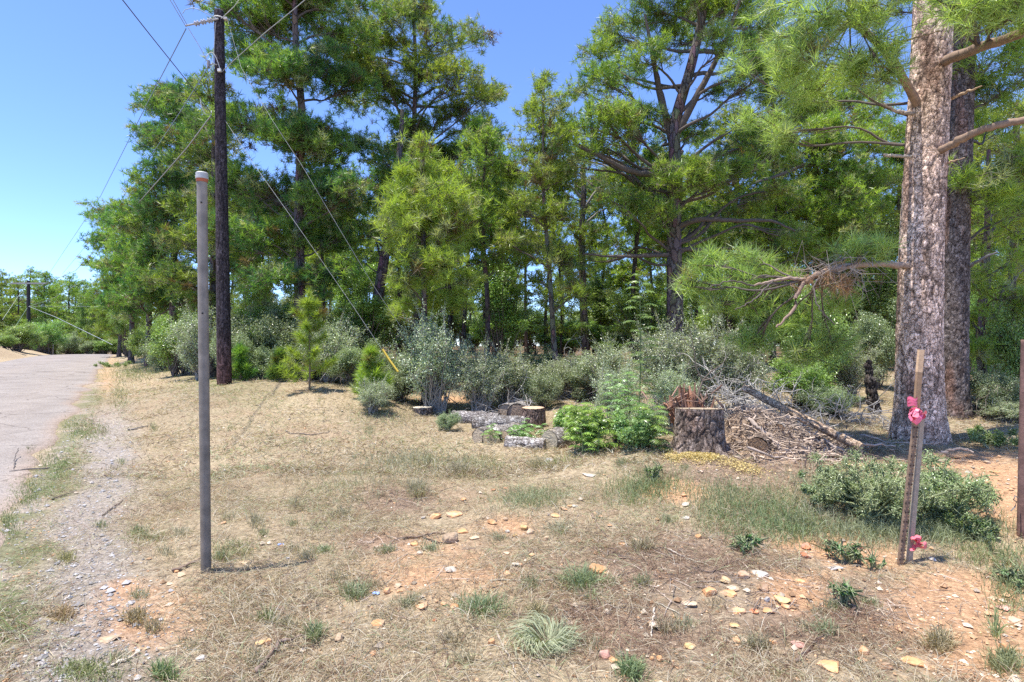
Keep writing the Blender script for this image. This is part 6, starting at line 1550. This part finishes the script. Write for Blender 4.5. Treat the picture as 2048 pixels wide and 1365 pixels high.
# green standing grass patches
def patch(u, v, ru, rv, n, H, colr, rng, lean=.5, wd=.003):
    big = n > 650; n = int(n * .62) if big else n
    uu = u + rng.normal(0, ru * (.58 if big else .42), n); vv = v + rng.normal(0, rv * (.58 if big else .42), n)
    g = GP(u, v); Yv = np.clip(1100 * (CAMH - g[2]) / np.maximum(vv - 682.5, 20), 1.5, 40); X = (uu - 1024) / F * Yv; Z = terr(X, Yv)
    d = np.stack([rng.normal(0, lean, n), rng.normal(0, lean, n), np.ones(n)], 1)
    return np.stack([X, Yv, Z], 1), d, H * rng.uniform(.45, 1.1, n), np.full(n, wd) * rng.uniform(.7, 1.3, n), (np.asarray(colr) * .6 + np.array([.36, .35, .24]) * .4) * rng.uniform(.65, 1.3, (n, 1))
rng = np.random.default_rng(99); mb = MB()
for (u, v, ru, rv, n, H, c_) in ((1520, 1025, 110, 40, 6500, .10, (.15, .26, .085)), (1440, 1000, 60, 25, 1800, .10, (.2, .27, .12)), (1290, 980, 70, 22, 3000, .14, (.16, .25, .08)), (1060, 1000, 60, 22, 2600, .09, (.26, .33, .17)), (1115, 925, 40, 10, 700, .08, (.25, .36, .08)),
                                 (1600, 1055, 80, 20, 2200, .09, (.14, .25, .07)), (1780, 1060, 130, 24, 4200, .16, (.24, .30, .16)), (1900, 1060, 90, 20, 2600, .14, (.22, .30, .13)), (1650, 985, 70, 35, 1800, .20, (.30, .31, .2)), (2020, 1160, 40, 60, 1400, .10, (.16, .25, .08)), (1970, 1110, 60, 25, 1200, .08, (.2, .28, .09)), (2010, 1330, 40, 30, 500, .09, (.22, .26, .1)),
                                 (110, 925, 40, 26, 1500, .06, (.20, .27, .09)), (50, 990, 30, 24, 1400, .06, (.20, .27, .09)), (170, 860, 40, 18, 1300, .07, (.24, .29, .11)), (15, 1050, 25, 30, 900, .05, (.2, .27, .1)), (240, 790, 20, 25, 900, .10, (.22, .28, .1)),
                                 (260, 745, 40, 14, 1600, .2, (.22, .28, .1)), (300, 740, 60, 10, 2200, .26, (.2, .28, .09)), (170, 1350, 60, 20, 900, .06, (.25, .3, .1)), (470, 1100, 60, 20, 500, .05, (.3, .33, .14)), (290, 1075, 50, 18, 500, .05, (.3, .33, .14)),
                                 (820, 925, 90, 22, 2600, .16, (.36, .36, .24)), (950, 930, 70, 16, 1500, .12, (.30, .34, .16)), (700, 960, 110, 30, 1500, .10, (.40, .37, .24)), (760, 830, 60, 10, 900, .1, (.3, .34, .14))):
    p_, d_, L, w_, c_ = patch(u, v, ru, rv, n, H, c_, rng, wd=.0032 if v > 900 else .006); blades(mb, p_, d_, L, w_, c_, rng, arch=.8)
for k in range(100):
    u = rng.uniform(180, 1750); v = 850 + 500 * rng.random() ** 1.1; hgt = .05 + .06 * rng.random()
    cg_ = [(.30, .32, .2), (.24, .29, .14), (.40, .35, .24), (.36, .28, .19)][int(rng.integers(0, 4))]
    p_, d_, L, w_, c_ = patch(u, v, 8 + (v - 800) * .05, 4 + (v - 800) * .018, int(rng.integers(40, 150)), hgt, cg_, rng, wd=.0028); blades(mb, p_, d_, L, w_, c_, rng, arch=.9)
tag(mb.build('green_grass', M_grass), 'greener grass growing in patches on the dry slope', kind='stuff')
clumps = [(965, 1225, 55, 26, 420, .13, (.15, .25, .10), 'wide dark green grass clump in front of the boulder, low centre'), (1090, 1290, 48, 30, 620, .20, (.36, .42, .26), 'swirled pale green grass clump near the bottom centre'),
 (1165, 1175, 34, 20, 420, .17, (.22, .29, .12), 'green grass clump in front of the big orange rock'), (1260, 1350, 26, 18, 360, .10, (.15, .27, .09), 'small dark green grass clump at the bottom edge'), (710, 1190, 34, 16, 300, .10, (.17, .25, .12), 'blue green grass clump left of the small orange rocks'),
 (1070, 1235, 16, 12, 160, .13, (.36, .27, .14), 'brown dried grass clump beside the small round orange rock'), (835, 985, 22, 14, 320, .20, (.38, .33, .22), 'tall dry grey grass clump up the middle slope'), (915, 945, 26, 10, 340, .17, (.34, .29, .2), 'dry bunch of grass left of the front logs'),
 (1075, 935, 22, 10, 300, .18, (.40, .32, .2), 'tan bunch of grass in front of the front logs'), (645, 1105, 22, 9, 160, .07, (.2, .27, .12), 'little green grass clump right of the blue scrap'), (525, 1070, 14, 7, 90, .06, (.26, .27, .12), 'tiny grass clump right of the post halfway'),
 (630, 1275, 20, 14, 180, .10, (.2, .26, .1), 'upright grass clump above the crooked stick'), (535, 1240, 20, 14, 170, .08, (.24, .27, .1), 'small green grass clump below the post shadow'), (330, 1355, 30, 14, 260, .09, (.17, .27, .08), 'dark green grass clump at the bottom left edge'), (320, 1350, 16, 10, 90, .06, (.35, .3, .1), 'yellowish clump bottom left'),
 (1700, 1110, 16, 8, 80, .08, (.2, .3, .12), 'thin grass tuft between the small pink scrap and stakes'), (860, 1100, 26, 10, 150, .08, (.28, .32, .2), 'grey green clump below the dark stick'), (770, 1105, 22, 9, 160, .08, (.24, .28, .15), 'sparse clump left of the dark stick'), (1120, 1060, 30, 10, 160, .10, (.36, .38, .27), 'loose grey grass tuft behind the big orange rock'),
 (1285, 1100, 26, 12, 220, .13, (.36, .27, .18), 'brown grass clump around the tan rock on the mulch'), (1960, 1010, 14, 10, 90, .1, (.22, .27, .12), 'small tuft on the orange dirt track'), (1880, 1290, 30, 18, 340, .11, (.45, .36, .22), 'straw coloured grass mat at the edge of the orange dirt'), (1990, 1270, 12, 14, 60, .16, (.2, .3, .1), 'thin green tuft on the orange dirt at lower right'),
 (130, 1120, 24, 14, 200, .07, (.36, .33, .12), 'yellow green tuft on the verge at the left'), (270, 1240, 26, 14, 220, .09, (.38, .27, .14), 'brown tuft on the bare orange patch'), (125, 1235, 26, 14, 220, .08, (.45, .27, .14), 'rusty orange tuft by the gravel at lower left'), (60, 900, 10, 6, 60, .08, (.2, .2, .12), 'tuft on the road edge at the left')]
for (u, v, ru, rv, n, H, c_, lab) in clumps:
    p_, d_, L, w_, cc = patch(u, v, ru, rv, n, H, c_, rng, lean=.55, wd=.0035)
    if 'swirled' in lab: th = np.arctan2(p_[:, 1] - p_[:, 1].mean(), p_[:, 0] - p_[:, 0].mean()) + 1.3; d_ = np.stack([np.cos(th) * 1.5, np.sin(th) * 1.5, np.full(len(p_), .8)], 1)
    else: cm = p_.mean(0); d_[:, :2] += (p_ - cm)[:, :2] * 5
    mb = MB(); blades(mb, p_, d_, L, w_, cc, rng, arch=.8); g = GP(u, v)
    o = mb.build('grass_clump', M_grass, loc=g); tag(o, lab, 'grass clump')
# needles, bark crumbs, pebbles and gravel
rng = np.random.default_rng(123); mb = MB()
n = 42000; Y = 1.9 + 9 * rng.random(n) ** 1.7; X = rng.uniform(-1.08, 1.08, n) * (Y * .94 + .4)
Z = terr(X, Y); so2, gr2, mu2, gn2 = zones(X, Y, Z); d_ = offroad(X, Y)
k = rng.random(n) < np.where(d_ < -.1, 0, .16 + .5 * so2 + .9 * gr2 + .25 * mu2); X, Y, Z, gr2, so2 = X[k], Y[k], Z[k], gr2[k], so2[k]; n = len(X)
OV = np.array([[1, 0, 0], [0, 1, 0], [-1, 0, 0], [0, -1, 0], [0, 0, 1], [0, 0, -1.]]); OT = np.array([[0, 1, 4], [1, 2, 4], [2, 3, 4], [3, 0, 4], [1, 0, 5], [2, 1, 5], [3, 2, 5], [0, 3, 5]])
s = rng.uniform(.004, .012, n) * (1 + (rng.random(n) < .05 + .05 * so2) * 1.5); V = OV[None] * rng.uniform(.6, 1.2, (n, 6, 1)) * s[:, None, None] * np.array([1, 1, .65]); a = rng.uniform(0, 6.28, n)
Vr = V.copy(); Vr[..., 0] = V[..., 0] * np.cos(a)[:, None] - V[..., 1] * np.sin(a)[:, None]; Vr[..., 1] = V[..., 0] * np.sin(a)[:, None] + V[..., 1] * np.cos(a)[:, None]
Vr += np.stack([X, Y, Z + s * .3], 1)[:, None]
cg = np.where((rng.random(n) < gr2)[:, None], np.array([.42, .40, .39]), np.where((rng.random(n) < .4)[:, None], np.array([.56, .46, .35]), np.array([.52, .32, .18]))) * rng.uniform(.5, 1.35, (n, 1))
mb.add(Vr.reshape(-1, 3), tris=(OT[None] + (np.arange(n) * 6)[:, None, None]).reshape(-1, 3), col=np.repeat(cg, 6, axis=0))
tag(mb.build('gravel', M_rock), 'loose pebbles and gravel among the straw and along the road', kind='stuff')
mb = MB(); n = 9000; Y = 3 + 9 * rng.random(n) ** 1.2; X = rng.uniform(-.5, 1.05, n) * (Y * .94); Z = terr(X, Y); _, _, mu2, _ = zones(X, Y, Z)
k = rng.random(n) < .12 + .6 * mu2 + .5 * (Y > 5.6) * (X > 1); X, Y, Z = X[k], Y[k], Z[k]; n = len(X)
a = rng.uniform(0, 6.28, n); L = rng.uniform(.04, .22, n); d = np.stack([np.cos(a), np.sin(a), rng.normal(0.05, .1, n)], 1); t = np.array([-.5, 0, .5])[None, :, None]
pp = np.stack([X, Y, Z + .01], 1)[:, None] + d[:, None] * t * L[:, None, None]; pp[:, 1] += rng.normal(0, .008, (n, 3)); pp[..., 2] = np.maximum(pp[..., 2], (Z + .004)[:, None])
tubes(mb, pp, np.array([[1, .9, .5]]) * rng.uniform(.001, .0035, (n, 1)), 3, col=np.array([.36, .29, .235]) * rng.uniform(.45, 1.4, (n, 1)))
tag(mb.build('twig_litter', M_twig), 'fine fallen twigs littering the clearing', kind='stuff')
